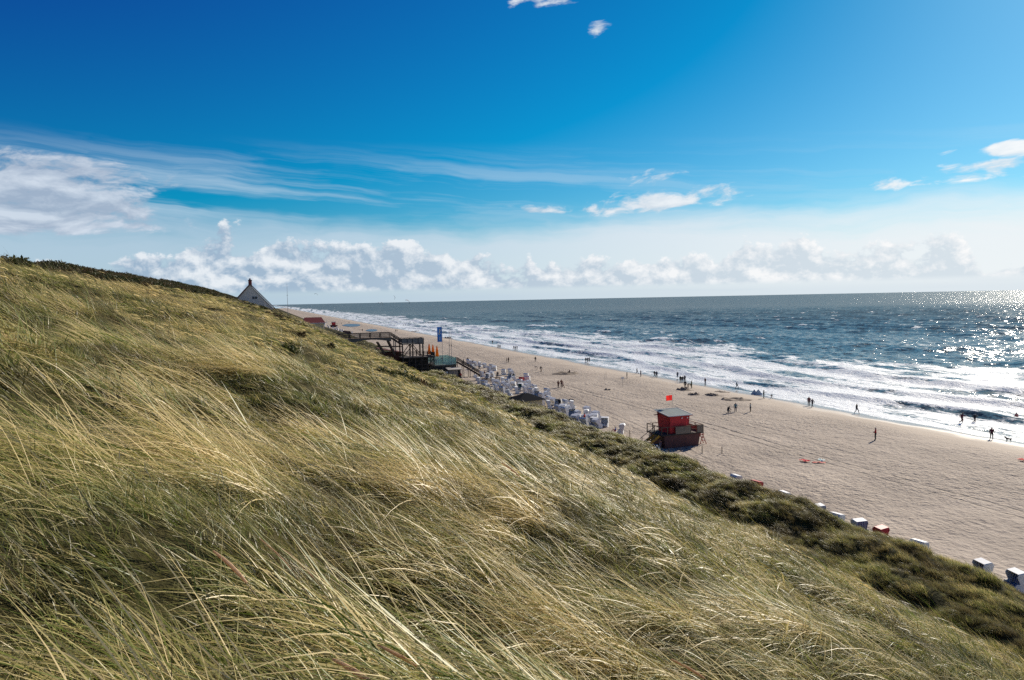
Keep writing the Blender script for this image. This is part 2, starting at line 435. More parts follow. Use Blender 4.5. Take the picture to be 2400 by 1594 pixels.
# ---- sea
SEA = -0.98
def m_sea():
    m, nt, b, out = newmat('sea_water')
    s, t, z = st_nodes(nt)
    X, Y, _, g = geo(nt)
    r = (X * X + Y * Y).pow(0.5)
    far = r.ss(150, 2500)
    foam = attr_node(nt, 'foam')
    shal = t.ss(110, 330, 1.0, 0.0)
    big = noise(nt, vec(nt, s * 0.004, t * 0.011), 1.0, 4, 0.6)
    c = mixc(nt, shal, mixc(nt, big.ss(0.35, 0.65), (0.040, 0.066, 0.068), (0.056, 0.082, 0.080)), (0.095, 0.120, 0.102))
    # foam: lacy patches
    f1 = noise(nt, vec(nt, s * 0.16, t * 0.45), 1.0, 6, 0.66, 0.8)
    f2 = noise(nt, vec(nt, s * 0.9, t * 1.7), 1.0, 4, 0.6)
    mk = (foam + (f1 - 0.5) * 1.45 + (f2 - 0.5) * 0.6).ss(0.40, 0.66)
    mk = mk * foam.ss(0.02, 0.10)
    nt.links.new(c, b.inputs['Base Color'])
    b.inputs['IOR'].default_value = 1.333
    link_or_set(nt, far * 0.06 + 0.16, b.inputs['Roughness'])
    def vm(op, a, b=None):
        n = nt.nodes.new('ShaderNodeVectorMath'); n.operation = op
        for i, x in enumerate((a, b)):
            if x is None: continue
            if isinstance(x, tuple): n.inputs[i].default_value = x
            else: nt.links.new(x, n.inputs[i])
        return n.outputs[0]
    # ripples as facets of the water surface, evaluated point by point so that they survive in the distance
    c1 = vm('SUBTRACT', noise(nt, vec(nt, s * 0.30, t * 0.62), 1.0, 3, 0.6, out='Color'), (0.5, 0.5, 0.5))
    c2 = vm('SUBTRACT', noise(nt, vec(nt, s * 1.5, t * 2.4, 5.0), 1.0, 3, 0.62, out='Color'), (0.5, 0.5, 0.5))
    rip = vm('ADD', vm('MULTIPLY', c1, (1.15, 1.15, 0.0)), vm('MULTIPLY', c2, (1.05, 1.05, 0.0)))
    sc = r.ss(250, 800, 1.0, 0.85) + r.ss(800, 1650) * 0.55
    rip = vm('MULTIPLY', rip, vec(nt, sc, sc, 0.0))
    nt.links.new(vm('NORMALIZE', vm('ADD', g.outputs['Normal'], rip)), b.inputs['Normal'])
    # far off, wave crests hide the mirror-like troughs: more of the water's own colour shows
    up = nt.nodes.new('ShaderNodeBsdfDiffuse'); up.inputs['Color'].default_value = (0.125, 0.165, 0.175, 1)
    wmx = nt.nodes.new('ShaderNodeMixShader'); link_or_set(nt, r.ss(60, 900) * 0.60, wmx.inputs[0])
    nt.links.new(b.outputs[0], wmx.inputs[1]); nt.links.new(up.outputs[0], wmx.inputs[2])
    fb = nt.nodes.new('ShaderNodeBsdfPrincipled')
    nt.links.new(mixc(nt, f2, (0.62, 0.66, 0.68), (0.86, 0.87, 0.87)), fb.inputs['Base Color']); fb.inputs['Roughness'].default_value = 0.6
    fb.inputs['Specular IOR Level'].default_value = 0.3
    nb = bump(nt, f1 * 1.2 + f2 * 0.5, 1.0, 0.45); nt.links.new(nb, fb.inputs['Normal'])
    mx = nt.nodes.new('ShaderNodeMixShader'); link_or_set(nt, mk * 0.93, mx.inputs[0])
    nt.links.new(wmx.outputs[0], mx.inputs[1]); nt.links.new(fb.outputs[0], mx.inputs[2])
    nt.links.new(mx.outputs[0], out.inputs[0])
    return m
rr = [78.0]
while rr[-1] < 1700: rr.append(rr[-1] + max(0.45, 0.0046 * rr[-1]))
while rr[-1] < 80000: rr.append(rr[-1] * 1.13)
ang = np.radians(np.arange(-27.0, 50.01, 0.115))
Rr, Aa = np.meshgrid(np.array(rr), ang, indexing='ij')
xs, ys = Rr * np.sin(Aa), Rr * np.cos(Aa)
S_, T_ = st(xs, ys)
def sea_fields(s, t, r):
    fade = sm(1650, 800, r)
    k = sm(104, 200, t)
    lam = 16 + 12 * sm(120, 320, t)
    ph = 2 * np.pi * (t + 15 * pn(s / 95., t / 120., 41) + 5.0 * pn(s / 27., t / 40., 42) + 1.2 * pn(s / 6., t / 9., 46)) / lam
    grp = np.clip(0.80 + 0.85 * pn(s / 60., t / 24., 43) + 0.35 * pn(s / 15., t / 14., 57), 0.06, 1.4)
    cr = (0.5 + 0.5 * np.cos(ph + 0.55 * np.sin(ph))) ** 2.4         # steep on the shore side
    amp = (0.95 + 0.55 * k * (1 - 0.45 * sm(200, 420, t))) * grp * sm(99, 111, t)
    chop = 0.62 * pn(s / 8., t / 5., 44) + 0.40 * pn(s / 3.6, t / 2.4, 45) + 0.75 * pn(s / 19., t / 12., 47)
    z = SEA + fade * (amp * cr * 1.15 + chop * (0.10 + 0.75 * k))
    # foam
    out_ = 184 + 34 * pn(s / 62., 0 * t, 48) + 10 * pn(s / 17., t / 40., 49)
    zone = sm(96, 100.5, t) * sm(out_ + 16, out_ - 22, t)
    surf = zone * np.clip(0.67 + 0.62 * fbm(s / 40., t / 7., 4, 51), 0.10, 1)
    brk = sm(0.45, 0.85, cr * np.clip(grp, 0, 1)) * sm(250, 165, t) * sm(0.0, 0.35, pn(s / 75., t / 22., 52) + 0.18)
    hgt = chop + amp * cr
    capn = sm(0.16, 0.45, pn(s / 11., t / 5., 53) + 0.25 * pn(s / 60., t / 40., 54)) * sm(0.35, 1.0, hgt + 0.3)
    caps = capn * sm(150, 190, t) * (0.62 - 0.15 * sm(300, 1200, t))
    streak = sm(0.2, 0.5, pn(s / 48., t / 6.5, 55)) * sm(120, 150, t) * sm(420, 180, t) * 0.36
    f = np.clip(np.maximum(np.maximum(surf, brk), np.maximum(caps, streak)), 0, 1)
    front = sm(0.0, 0.55, np.sin(ph)) * sm(0.12, 0.5, cr) * sm(0.35, 0.75, grp)    # clear green faces of the waves
    f = f * (1 - 0.9 * front * sm(106, 114, t) * sm(230, 200, t))
    return z, f
Zw, Fm = sea_fields(S_, T_, Rr)
nr, nc = S_.shape
keep = lambda f: (T_.ravel()[f] > 95).any(1)
me = mesh_np('sea', np.stack([xs, ys, Zw], -1).reshape(-1, 3), grid_faces(nr, nc, keep))
attr(me, 'foam', Fm.ravel())
link('sea', me, m_sea(), kind='structure')

# ------------------------------------------------------------------ marram grass
def m_grass():
    m, nt, b, out = newmat('marram_blade')
    X, Y, Z, _ = geo(nt)
    tint = attr_node(nt, 'tint', 'INSTANCER')
    br = attr_node(nt, 'brand'); ln = attr_node(nt, 'along')
    f = (tint * 0.85 + (br - 0.5) * 1.15).clamp()
    green = mixc(nt, br, (0.125, 0.18, 0.022), (0.31, 0.345, 0.08))
    straw = mixc(nt, br, (0.66, 0.475, 0.175), (0.93, 0.74, 0.38))
    c = mixc(nt, f, green, straw)
    c = mixc(nt, attr_node(nt, 'brown', 'INSTANCER'), c, (0.115, 0.085, 0.040))
    c = mixc(nt, ln.ss(0.02, 0.40, 0.85, 0.0), c, (0.060, 0.046, 0.016))          # old brown sheaths at the base, deepened to paint shade between tufts
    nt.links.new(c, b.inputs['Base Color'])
    b.inputs['Roughness'].default_value = 0.40; b.inputs['Specular IOR Level'].default_value = 0.30
    t = nt.nodes.new('ShaderNodeBsdfTranslucent'); nt.links.new(c, t.inputs['Color'])
    mx = nt.nodes.new('ShaderNodeMixShader'); mx.inputs[0].default_value = 0.38
    nt.links.new(b.outputs[0], mx.inputs[1]); nt.links.new(t.outputs[0], mx.inputs[2])
    nt.links.new(mx.outputs[0], out.inputs[0])
    return m
M_GRASS = m_grass()

def tuft(name, n, width, lmin, lmax, spread, seg, seed, lean=1.0):
    g = np.random.default_rng(seed)
    Vv, Ff, br, al = [], [], [], []
    for i in range(n):
        L = g.uniform(lmin, lmax); w = width * g.uniform(0.6, 1.25)
        a0 = R(g.uniform(22, 58)) * lean; a1 = R(g.uniform(82, 120)) * lean
        yaw = g.normal(0, 0.30)
        if g.random() < 0.08: a1 *= 0.55                        # a few stand up
        if g.random() < 0.06: yaw += g.normal(0, 1.0)
        p = np.array([g.normal(0, spread), g.normal(0, spread), -0.06])
        side = np.array([-math.sin(yaw), math.cos(yaw), 0.0])
        roll = g.uniform(-0.9, 0.9)
        rb = g.random(); base = len(Vv)
        for k in range(seg + 1):
            u = k / seg
            th = a0 + (a1 - a0) * (u ** 1.15)
            d = np.array([math.sin(th) * math.cos(yaw), math.sin(th) * math.sin(yaw), math.cos(th)])
            if k: p = p + d * (L / seg)
            nrm = np.cross(d, side)
            sd = side * math.cos(roll) + nrm * math.sin(roll)
            ww = w * (1 - u ** 2.2) * 0.5 + w * 0.04
            Vv += [p - sd * ww, p + sd * ww]; br += [rb, rb]; al += [u, u]
            if k: Ff.append([base + 2 * k - 2, base + 2 * k - 1, base + 2 * k + 1, base + 2 * k])
    me = mesh_np(name, np.array(Vv), np.array(Ff))
    attr(me, 'brand', br); attr(me, 'along', al)
    me.materials.append(M_GRASS)
    return bpy.data.objects.new(name, me)

def gn_scatter(name, pts, rot, scl, idx, extra, protos, **props):
    """one object: points carrying rotation / scale / pick, instanced by geometry nodes"""
    me = bpy.data.meshes.new(name); me.vertices.add(len(pts)); me.vertices.foreach_set('co', np.asarray(pts, np.float32).ravel())
    a = me.attributes.new('rot', 'FLOAT_VECTOR', 'POINT'); a.data.foreach_set('vector', np.asarray(rot, np.float32).ravel())
    a = me.attributes.new('scl', 'FLOAT_VECTOR', 'POINT'); a.data.foreach_set('vector', np.asarray(scl, np.float32).ravel())
    a = me.attributes.new('pick', 'INT', 'POINT'); a.data.foreach_set('value', np.asarray(idx, np.int32))
    for k, v in extra.items(): attr(me, k, v)
    c = bpy.data.collections.new(name + '_shapes')
    for q, p in enumerate(protos): p.name = '%s_%02d' % (p.name, q); c.objects.link(p)
    ng = bpy.data.node_groups.new(name, 'GeometryNodeTree')
    ng.interface.new_socket('Geometry', in_out='INPUT', socket_type='NodeSocketGeometry')
    ng.interface.new_socket('Geometry', in_out='OUTPUT', socket_type='NodeSocketGeometry')
    N = ng.nodes.new; Lk = ng.links.new
    gi, go = N('NodeGroupInput'), N('NodeGroupOutput')
    ci = N('GeometryNodeCollectionInfo'); ci.inputs['Collection'].default_value = c
    ci.inputs['Separate Children'].default_value = True; ci.inputs['Reset Children'].default_value = True
    ip = N('GeometryNodeInstanceOnPoints'); ip.inputs['Pick Instance'].default_value = True
    def na(nm, ty):
        n = N('GeometryNodeInputNamedAttribute'); n.data_type = ty; n.inputs['Name'].default_value = nm
        return n.outputs['Attribute']
    Lk(gi.outputs[0], ip.inputs['Points']); Lk(ci.outputs[0], ip.inputs['Instance'])
    Lk(na('pick', 'INT'), ip.inputs['Instance Index'])
    er = N('FunctionNodeEulerToRotation'); Lk(na('rot', 'FLOAT_VECTOR'), er.inputs[0]); Lk(er.outputs[0], ip.inputs['Rotation'])
    Lk(na('scl', 'FLOAT_VECTOR'), ip.inputs['Scale'])
    Lk(ip.outputs[0], go.inputs[0])
    o = link(name, me, **props)
    md = o.modifiers.new('scatter', 'NODES'); md.node_group = ng
    return o

LEAN = math.atan2(-0.06, -0.998)                # the wind lays the grass over to the left
def heath_mask(s, t):
    edge = -14.5 + 4.5 * sm(55, 90, s) + 3.0 * pn(s / 9., t / 6., 61) + 1.5 * pn(s / 3., t / 2.5, 62)
    m = sm(0.8, -0.8, t - edge) * sm(44, 58, s + 0.0 * t)
    strip = sm(0.10, 0.30, pn(s / 16., t / 4.5, 63)) * sm(95, 130, s) * sm(-16, -12, t) * sm(9, 3, t)
    return np.clip(m + strip, 0, 1)
#        rmin rmax  tufts/m2 n  width lmin lmax spread seg
LODS = [(2.4, 9, 52, 24, .0066, .60, 1.20, .07, 6),
        (9, 24, 36, 20, .0095, .55, 1.1, .09, 5),
        (24, 62, 20, 16, .0170, .50, 1.0, .14, 4),
        (62, 140, 6.4, 16, .0380, .38, .80, .26, 3),
        (140, 420, 1.25, 16, .0850, .40, .85, .55, 2)]
protos, allp, allr, alls, alli, allt, allb = [], [], [], [], [], [], []
for li, (r0, r1, dens, n, w, l0, l1, sp, sg) in enumerate(LODS):
    nv = 6 if li < 2 else 4
    i0 = len(protos)
    for k in range(nv): protos.append(tuft('tuft', n, w, l0, l1, sp, sg, 100 + li * 10 + k))
    h = R(43); area = h * (r1 * r1 - r0 * r0)
    boost = 1.0
    cnt = int(area * dens * (1.0 if li < 3 else 0.5) * boost)
    rad = np.sqrt(rng.uniform(r0 * r0, r1 * r1, cnt)); an = rng.uniform(-h, h, cnt)
    x, y = rad * np.sin(an), rad * np.cos(an)
    loose = np.ones(cnt, bool)
    if li < 3:                                   # tussocks: most tufts crowd round a few hundred roots
        nt_ = int(area * 1.7); rc = np.sqrt(rng.uniform(r0 * r0, r1 * r1, nt_)); ac = rng.uniform(-h, h, nt_)
        own = rng.integers(0, nt_, cnt); loose = rng.random(cnt) < 0.44
        x = np.where(loose, x, (rc * np.sin(ac))[own] + rng.normal(0, .17, cnt)); y = np.where(loose, y, (rc * np.cos(ac))[own] + rng.normal(0, .17, cnt))
    s, t = st(x, y)
    ok = (t < np.where(s < 210, 35.5, 47.0)) & (t > -30)
    x, y, s, t, loose = x[ok], y[ok], s[ok], t[ok], loose[ok]
    z = dune_z(s, t)
    # grass thins out on the sand and in some hollows, and where the heath grows
    clump = fbm(s / 2.6, t / 2.2, 3, 71)
    pr = 0.80 + 0.75 * clump
    hol = np.zeros(len(s))
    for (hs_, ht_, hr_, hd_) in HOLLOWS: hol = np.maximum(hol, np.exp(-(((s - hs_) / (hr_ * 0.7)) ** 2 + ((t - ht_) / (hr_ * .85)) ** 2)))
    pr = pr * (1 + 0.25 * hol) * (1 - np.where(t < -9, 0.85, 0.45) * heath_mask(s, t)) * sm(47.6, 45.6, t + 1.2 * pn(s / 2.5, t / 2.5, 72))
    ok = (rng.random(len(x)) < pr) & (z > sand_base(s, t) - 0.05)
    x, y, s, t, z, loose = x[ok], y[ok], s[ok], t[ok], z[ok], loose[ok]
    m = len(x)
    tint = 0.70 + 0.55 * fbm(s / 9., t / 7., 3, 73) + 0.35 * pn(s / 2.0, t / 1.8, 74) + rng.normal(0, 0.18, m)
    tint += 0.16 * sm(10, 30, t) * sm(60, 20, s) + 0.06
    hol = hol[ok]
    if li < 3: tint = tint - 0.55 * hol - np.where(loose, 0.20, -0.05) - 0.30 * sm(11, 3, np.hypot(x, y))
    fore = sm(34, 38, t)
    tint = np.clip(tint - 0.16 * fore, 0, 1)
    yaw = LEAN + rng.normal(0, 0.22, m) + 0.55 * pn(s / 6., t / 6., 75) + 0.25 * fore
    k = rng.uniform(0.72, 1.2, m) * (0.97 + 0.65 * clump[ok]) * (1 - 0.42 * fore)
    if li < 3: k = k * np.where(loose, 0.62, 1.12) * (1 - 0.20 * hol)
    flat = rng.uniform(0.72, 1.05, m) * (1 + 0.25 * pn(s / 3., t / 3., 76))
    allp.append(np.stack([x, y, z], -1)); allr.append(np.stack([rng.normal(0, .06, m), rng.normal(0, .06, m), yaw], -1))
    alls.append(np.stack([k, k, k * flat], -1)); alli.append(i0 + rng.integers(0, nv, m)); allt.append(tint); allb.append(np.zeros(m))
for (s0_, s1_, dens, n, w, l0, l1, sp, lean) in ((10, 62, 11, 60, .011, .38, .75, .13, .62), (62, 118, 7, 56, .020, .38, .75, .20, .62), (118, 212, 3.2, 52, .040, .40, .75, .32, .62)):
    i0 = len(protos)
    for k in range(4): protos.append(tuft('tuft', n, w, l0, l1, sp, 3, 700 + s0_ + k, lean))
    cnt = int((s1_ - s0_) * 13 * dens); s = rng.uniform(s0_, s1_, cnt); t = rng.uniform(34.5, 47.4, cnt)
    z = dune_z(s, t); x, y = xy(s, t); clump = fbm(s / 2.2, t / 1.8, 3, 81)
    keep = (rng.random(cnt) < (0.85 + 0.8 * clump) * sm(47.2, 45.4, t + 1.0 * pn(s / 2.5, t / 2.5, 72))) & (z > sand_base(s, t) - 0.05)
    x, y, z, s, t, clump = x[keep], y[keep], z[keep], s[keep], t[keep], clump[keep]; m = len(x)
    tint = np.clip(0.36 + 0.55 * fbm(s / 4., t / 3., 3, 82) + rng.normal(0, .14, m), 0, 1)
    k = rng.uniform(.7, 1.15, m) * (1 + .5 * clump)
    allp.append(np.stack([x, y, z], -1)); allr.append(np.stack([rng.normal(0, .1, m), rng.normal(0, .1, m), LEAN + rng.normal(0, .5, m)], -1))
    alls.append(np.stack([k, k, k], -1)); alli.append(i0 + rng.integers(0, 4, m)); allt.append(tint); allb.append(np.clip(0.44 + 0.9 * fbm(s / 5., t / 2.5, 3, 83) + rng.normal(0, .15, m), 0, 0.9))
# short undergrowth between the tussocks
for (r0, r1, dens, w, l0, l1) in ((1.4, 9, 75, .0042, .10, .34), (9, 20, 34, .0075, .12, .36), (20, 45, 12, .014, .14, .40)):
    i0 = len(protos)
    for k in range(5): protos.append(tuft('tuft', 34, w, l0, l1, .10, 3, 900 + int(r0) * 10 + k, .7))
    cnt = int(h * (r1 * r1 - r0 * r0) * dens); rad = np.sqrt(rng.uniform(r0 * r0, r1 * r1, cnt)); an = rng.uniform(-h, h, cnt)
    x, y = rad * np.sin(an), rad * np.cos(an); s, t = st(x, y); ok = (t < 35) & (t > -24); x, y, s, t = x[ok], y[ok], s[ok], t[ok]; m = len(x)
    k = rng.uniform(.7, 1.3, m)
    allp.append(np.stack([x, y, dune_z(s, t)], -1)); allr.append(np.stack([rng.normal(0, .15, m), rng.normal(0, .15, m), LEAN + rng.normal(0, .8, m)], -1))
    alls.append(np.stack([k, k, k], -1)); alli.append(i0 + rng.integers(0, 5, m))
    allt.append(np.clip(0.22 + 0.6 * fbm(s / 2.5, t / 2.5, 2, 91) + rng.normal(0, .15, m), 0, 1)); allb.append(np.clip(0.45 + 0.7 * pn(s / 1.6, t / 1.4, 92) + rng.normal(0, .2, m), 0, .95))
print('tufts', sum(len(a) for a in allp))
gn_scatter('marram_grass', np.concatenate(allp), np.concatenate(allr), np.concatenate(alls), np.concatenate(alli),
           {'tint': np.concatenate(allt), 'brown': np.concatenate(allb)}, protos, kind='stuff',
           label='long wind-bent straw and green marram grass covering the dune slope', category='grass')

# ------------------------------------------------------------------ heath and rose scrub on the crest
def m_leaf(name, c0, c1, c2):
    m, nt, b, out = newmat(name)
    oi = nt.nodes.new('ShaderNodeObjectInfo'); br = attr_node(nt, 'brand')
    c = mixc(nt, br, c0, c1); c = mixc(nt, E(nt, oi.outputs['Random']).ss(0.35, 0.9), c, c2)
    nt.links.new(c, b.inputs['Base Color']); b.inputs['Roughness'].default_value = 0.6
    b.inputs['Specular IOR Level'].default_value = 0.25
    t = nt.nodes.new('ShaderNodeBsdfTranslucent'); nt.links.new(c, t.inputs['Color'])
    mx = nt.nodes.new('ShaderNodeMixShader'); mx.inputs[0].default_value = 0.25
    nt.links.new(b.outputs[0], mx.inputs[1]); nt.links.new(t.outputs[0], mx.inputs[2]); nt.links.new(mx.outputs[0], out.inputs[0])
    return m
M_HEATH = m_leaf('heath_leaf', (0.035, 0.042, 0.014), (0.075, 0.080, 0.025), (0.095, 0.065, 0.028))
M_ROSE = m_leaf('rose_leaf', (0.030, 0.045, 0.012), (0.080, 0.085, 0.024), (0.10, 0.06, 0.022))
M_TWIG = paint((0.07, 0.045, 0.028), 0.9)
def leaf_clump(name, n, rx, rz, size, mat, seed):
    g = np.random.default_rng(seed); Vv, Ff, br = [], [], []
    for i in range(n):
        d = g.normal(size=3); d /= np.linalg.norm(d); d[2] = abs(d[2]) * 0.9
        rad = g.uniform(0.45, 1.0) * (1 + 0.25 * math.sin(5 * d[0] + seed) * math.cos(4 * d[1]))
        c = d * np.array([rx, rx, rz]) * rad
        a = g.normal(size=3); a /= np.linalg.norm(a); b_ = np.cross(a, g.normal(size=3)); b_ /= np.linalg.norm(b_)
        q = size * g.uniform(0.6, 1.3); base = len(Vv)
        Vv += [c - a * q, c + b_ * q * 0.45, c + a * q, c - b_ * q * 0.45]; br += [g.random()] * 4
        Ff.append([base, base + 1, base + 2, base + 3])
    me = mesh_np(name, np.array(Vv), np.array(Ff), False); attr(me, 'brand', br); me.materials.append(mat)
    return me
hp = [bpy.data.objects.new('heath_clump', leaf_clump('heath_clump', 150, .55, .42, .085, M_HEATH, 300 + k)) for k in range(5)]
cnt = 60000
s = rng.uniform(40, 300, cnt); t = rng.uniform(-34, 12, cnt)
keep = rng.random(cnt) < heath_mask(s, t) * np.where(t < -11, 0.9, 0.55)
s, t = s[keep], t[keep]; z = dune_z(s, t); x, y = xy(s, t); m = len(s)
print('heath', m)
k = rng.uniform(0.6, 1.35, m)
gn_scatter('heath_scrub', np.stack([x, y, z], -1), np.stack([np.zeros(m), np.zeros(m), rng.uniform(0, 6.28, m)], -1),
           np.stack([k, k, k * rng.uniform(.7, 1.2, m)], -1), rng.integers(0, 5, m), {}, hp, kind='stuff',
           label='dark brown and green heath scrub along the dune crest', category='scrub')

# ------------------------------------------------------------------ mesh kit for built things
class MB:
    def __init__(self): self.v, self.f = [], []
    def poly(self, pts, faces):
        b = len(self.v); self.v += [tuple(p) for p in pts]; self.f += [tuple(b + i for i in f) for f in faces]; return self
    def box(self, x0, x1, y0, y1, z0, z1):
        return self.poly([(x0, y0, z0), (x1, y0, z0), (x1, y1, z0), (x0, y1, z0), (x0, y0, z1), (x1, y0, z1), (x1, y1, z1), (x0, y1, z1)],
                         [(0, 3, 2, 1), (4, 5, 6, 7), (0, 1, 5, 4), (1, 2, 6, 5), (2, 3, 7, 6), (3, 0, 4, 7)])
    def hexa(self, lo, hi):
        """two quads (lists of four points) joined"""
        return self.poly(list(lo) + list(hi), [(0, 3, 2, 1), (4, 5, 6, 7), (0, 1, 5, 4), (1, 2, 6, 5), (2, 3, 7, 6), (3, 0, 4, 7)])
    def beam(self, a, b, w, h=None, up=(0, 0, 1)):
        a, b = Vector(a), Vector(b); d = (b - a).normalized(); h = h or w
        upv = Vector(up)
        if abs(d.dot(upv)) > 0.98: upv = Vector((0, 1, 0))
        sx = d.cross(upv).normalized() * (w / 2); sz = sx.cross(d).normalized() * (h / 2)
        q = lambda p: [p - sx - sz, p + sx - sz, p + sx + sz, p - sx + sz]
        return self.hexa(q(a), q(b))
    def tube(self, pts, rad, n=8):
        pts = [Vector(p) for p in pts]; rad = rad if isinstance(rad, (list, tuple)) else [rad] * len(pts)
        b = len(self.v)
        for i, p in enumerate(pts):
            d = (pts[min(i + 1, len(pts) - 1)] - pts[max(i - 1, 0)]).normalized()
            a = d.cross(Vector((0, 0, 1)) if abs(d.z) < 0.95 else Vector((1, 0, 0))).normalized(); c = d.cross(a)
            for k in range(n):
                th = 2 * math.pi * k / n; self.v.append(tuple(p + (a * math.cos(th) + c * math.sin(th)) * rad[i]))
        for i in range(len(pts) - 1):
            for k in range(n):
                k2 = (k + 1) % n; o0, o1 = b + i * n, b + (i + 1) * n
                self.f.append((o0 + k, o0 + k2, o1 + k2, o1 + k))
        self.f.append(tuple(b + k for k in range(n))[::-1]); self.f.append(tuple(b + (len(pts) - 1) * n + k for k in range(n)))
        return self
    def prism(self, poly, y0, y1):
        """polygon in x,z pushed along y"""
        n = len(poly); b = len(self.v)
        self.v += [(x, y0, z) for x, z in poly] + [(x, y1, z) for x, z in poly]
        self.f += [tuple(b + i for i in range(n)), tuple(b + n + i for i in range(n))[::-1]]
        self.f += [(b + i, b + (i + 1) % n + 0, b + n + (i + 1) % n, b + n + i)[::-1] for i in range(n)]
        return self
    def mesh(self, name, bev=0.0):
        me = bpy.data.meshes.new(name); me.from_pydata([tuple(p) for p in self.v], [], self.f)
        bm = bmesh.new(); bm.from_mesh(me); bmesh.ops.recalc_face_normals(bm, faces=bm.faces)
        if bev: bmesh.ops.bevel(bm, geom=list(bm.edges), offset=bev, segments=1, affect='EDGES', clamp_overlap=True)
        bm.to_mesh(me); bm.free(); me.update()
        return me
    def build(self, name, mat, parent=None, bev=0.0, **props):
        return link(name, self.mesh(name, bev), mat, parent, **props)
def thing(name, loc, rz, label, cat, group=None):
    o = bpy.data.objects.new(name, None); COL.objects.link(o); o.empty_display_size = 0.3
    o.location = loc; o.rotation_euler = (0, 0, rz); o['label'] = label; o['category'] = cat
    if group: o['group'] = group
    return o
def tagged(o, label, cat, group=None):
    o['label'] = label; o['category'] = cat
    if group: o['group'] = group
    return o
def copy_tree(o, parent=None):
    c = o.copy(); COL.objects.link(c); c.parent = parent
    for ch in list(o.children): copy_tree(ch, c)
    return c

WOOD_D = paint((0.062, 0.048, 0.038), 0.85, 0.25, 4.0, stretch=(1, 1, 6))
WOOD_B = paint((0.15, 0.10, 0.065), 0.85, 0.25, 4.0, stretch=(6, 1, 1))
WOOD_G = paint((0.16, 0.145, 0.12), 0.85, 0.2, 4.0)
RED_W = paint((0.32, 0.022, 0.026), 0.55, 0.2, 3.0, stretch=(8, 8, 1))
RED_L = paint((0.42, 0.035, 0.03), 0.5, 0.15, 3.0)
MAROON = paint((0.075, 0.030, 0.030), 0.75, 0.25, 3.0, stretch=(8, 8, 1))
GREYROOF = paint((0.15, 0.18, 0.165), 0.6, 0.12, 2.0)
WHITE = paint((0.76, 0.75, 0.73), 0.5, 0.05, 4.0)
OCHRE = paint((0.62, 0.31, 0.03), 0.6, 0.15, 5.0)
STEEL = paint((0.34, 0.35, 0.36), 0.4, 0.08, 4.0, metal=0.6)
CREAM = paint((0.80, 0.66, 0.42), 0.8, 0.08, 2.0)
PALEWALL = paint((0.80, 0.70, 0.58), 0.85, 0.06, 2.0)
BRICKRED = paint((0.25, 0.06, 0.045), 0.8, 0.2, 5.0)
DARK = paint((0.025, 0.024, 0.022), 0.8, 0.2, 4.0)

def board_mat(name, c, lines, axis='X', rough=0.7):
    """boards narrower than can be picked out: shallow grooves"""
    m, nt, b, out = newmat(name)
    tc = nt.nodes.new('ShaderNodeTexCoord'); sp = nt.nodes.new('ShaderNodeSeparateXYZ'); nt.links.new(tc.outputs['Object'], sp.inputs[0])
    x = E(nt, sp.outputs['XYZ'.index(axis)]) + (E(nt, sp.outputs[1]) if axis == 'X' else 0.0)
    fr = (x * lines)._m('FRACT', x * lines)
    gap = fr.ss(0.0, 0.10, 0.0, 1.0)
    idn = (x * lines)._m('FLOOR', x * lines)
    n = noise(nt, vec(nt, idn, E(nt, sp.outputs[2]) * 0.8, 0.0), 1.7, 3)
    cc = mixc(nt, n.ss(0.3, 0.7), tuple(v * 0.78 for v in c), tuple(v * 1.15 for v in c))
    nt.links.new(mixc(nt, gap, tuple(v * 0.45 for v in c), cc), b.inputs['Base Color'])
    b.inputs['Roughness'].default_value = rough; bump(nt, gap, 0.5, 0.01, b)
    return m
RED_BOARD = board_mat('red_boards', (0.60, 0.036, 0.042), 6.0)
MAROON_BOARD = board_mat('maroon_boards', (0.125, 0.045, 0.042), 5.0)

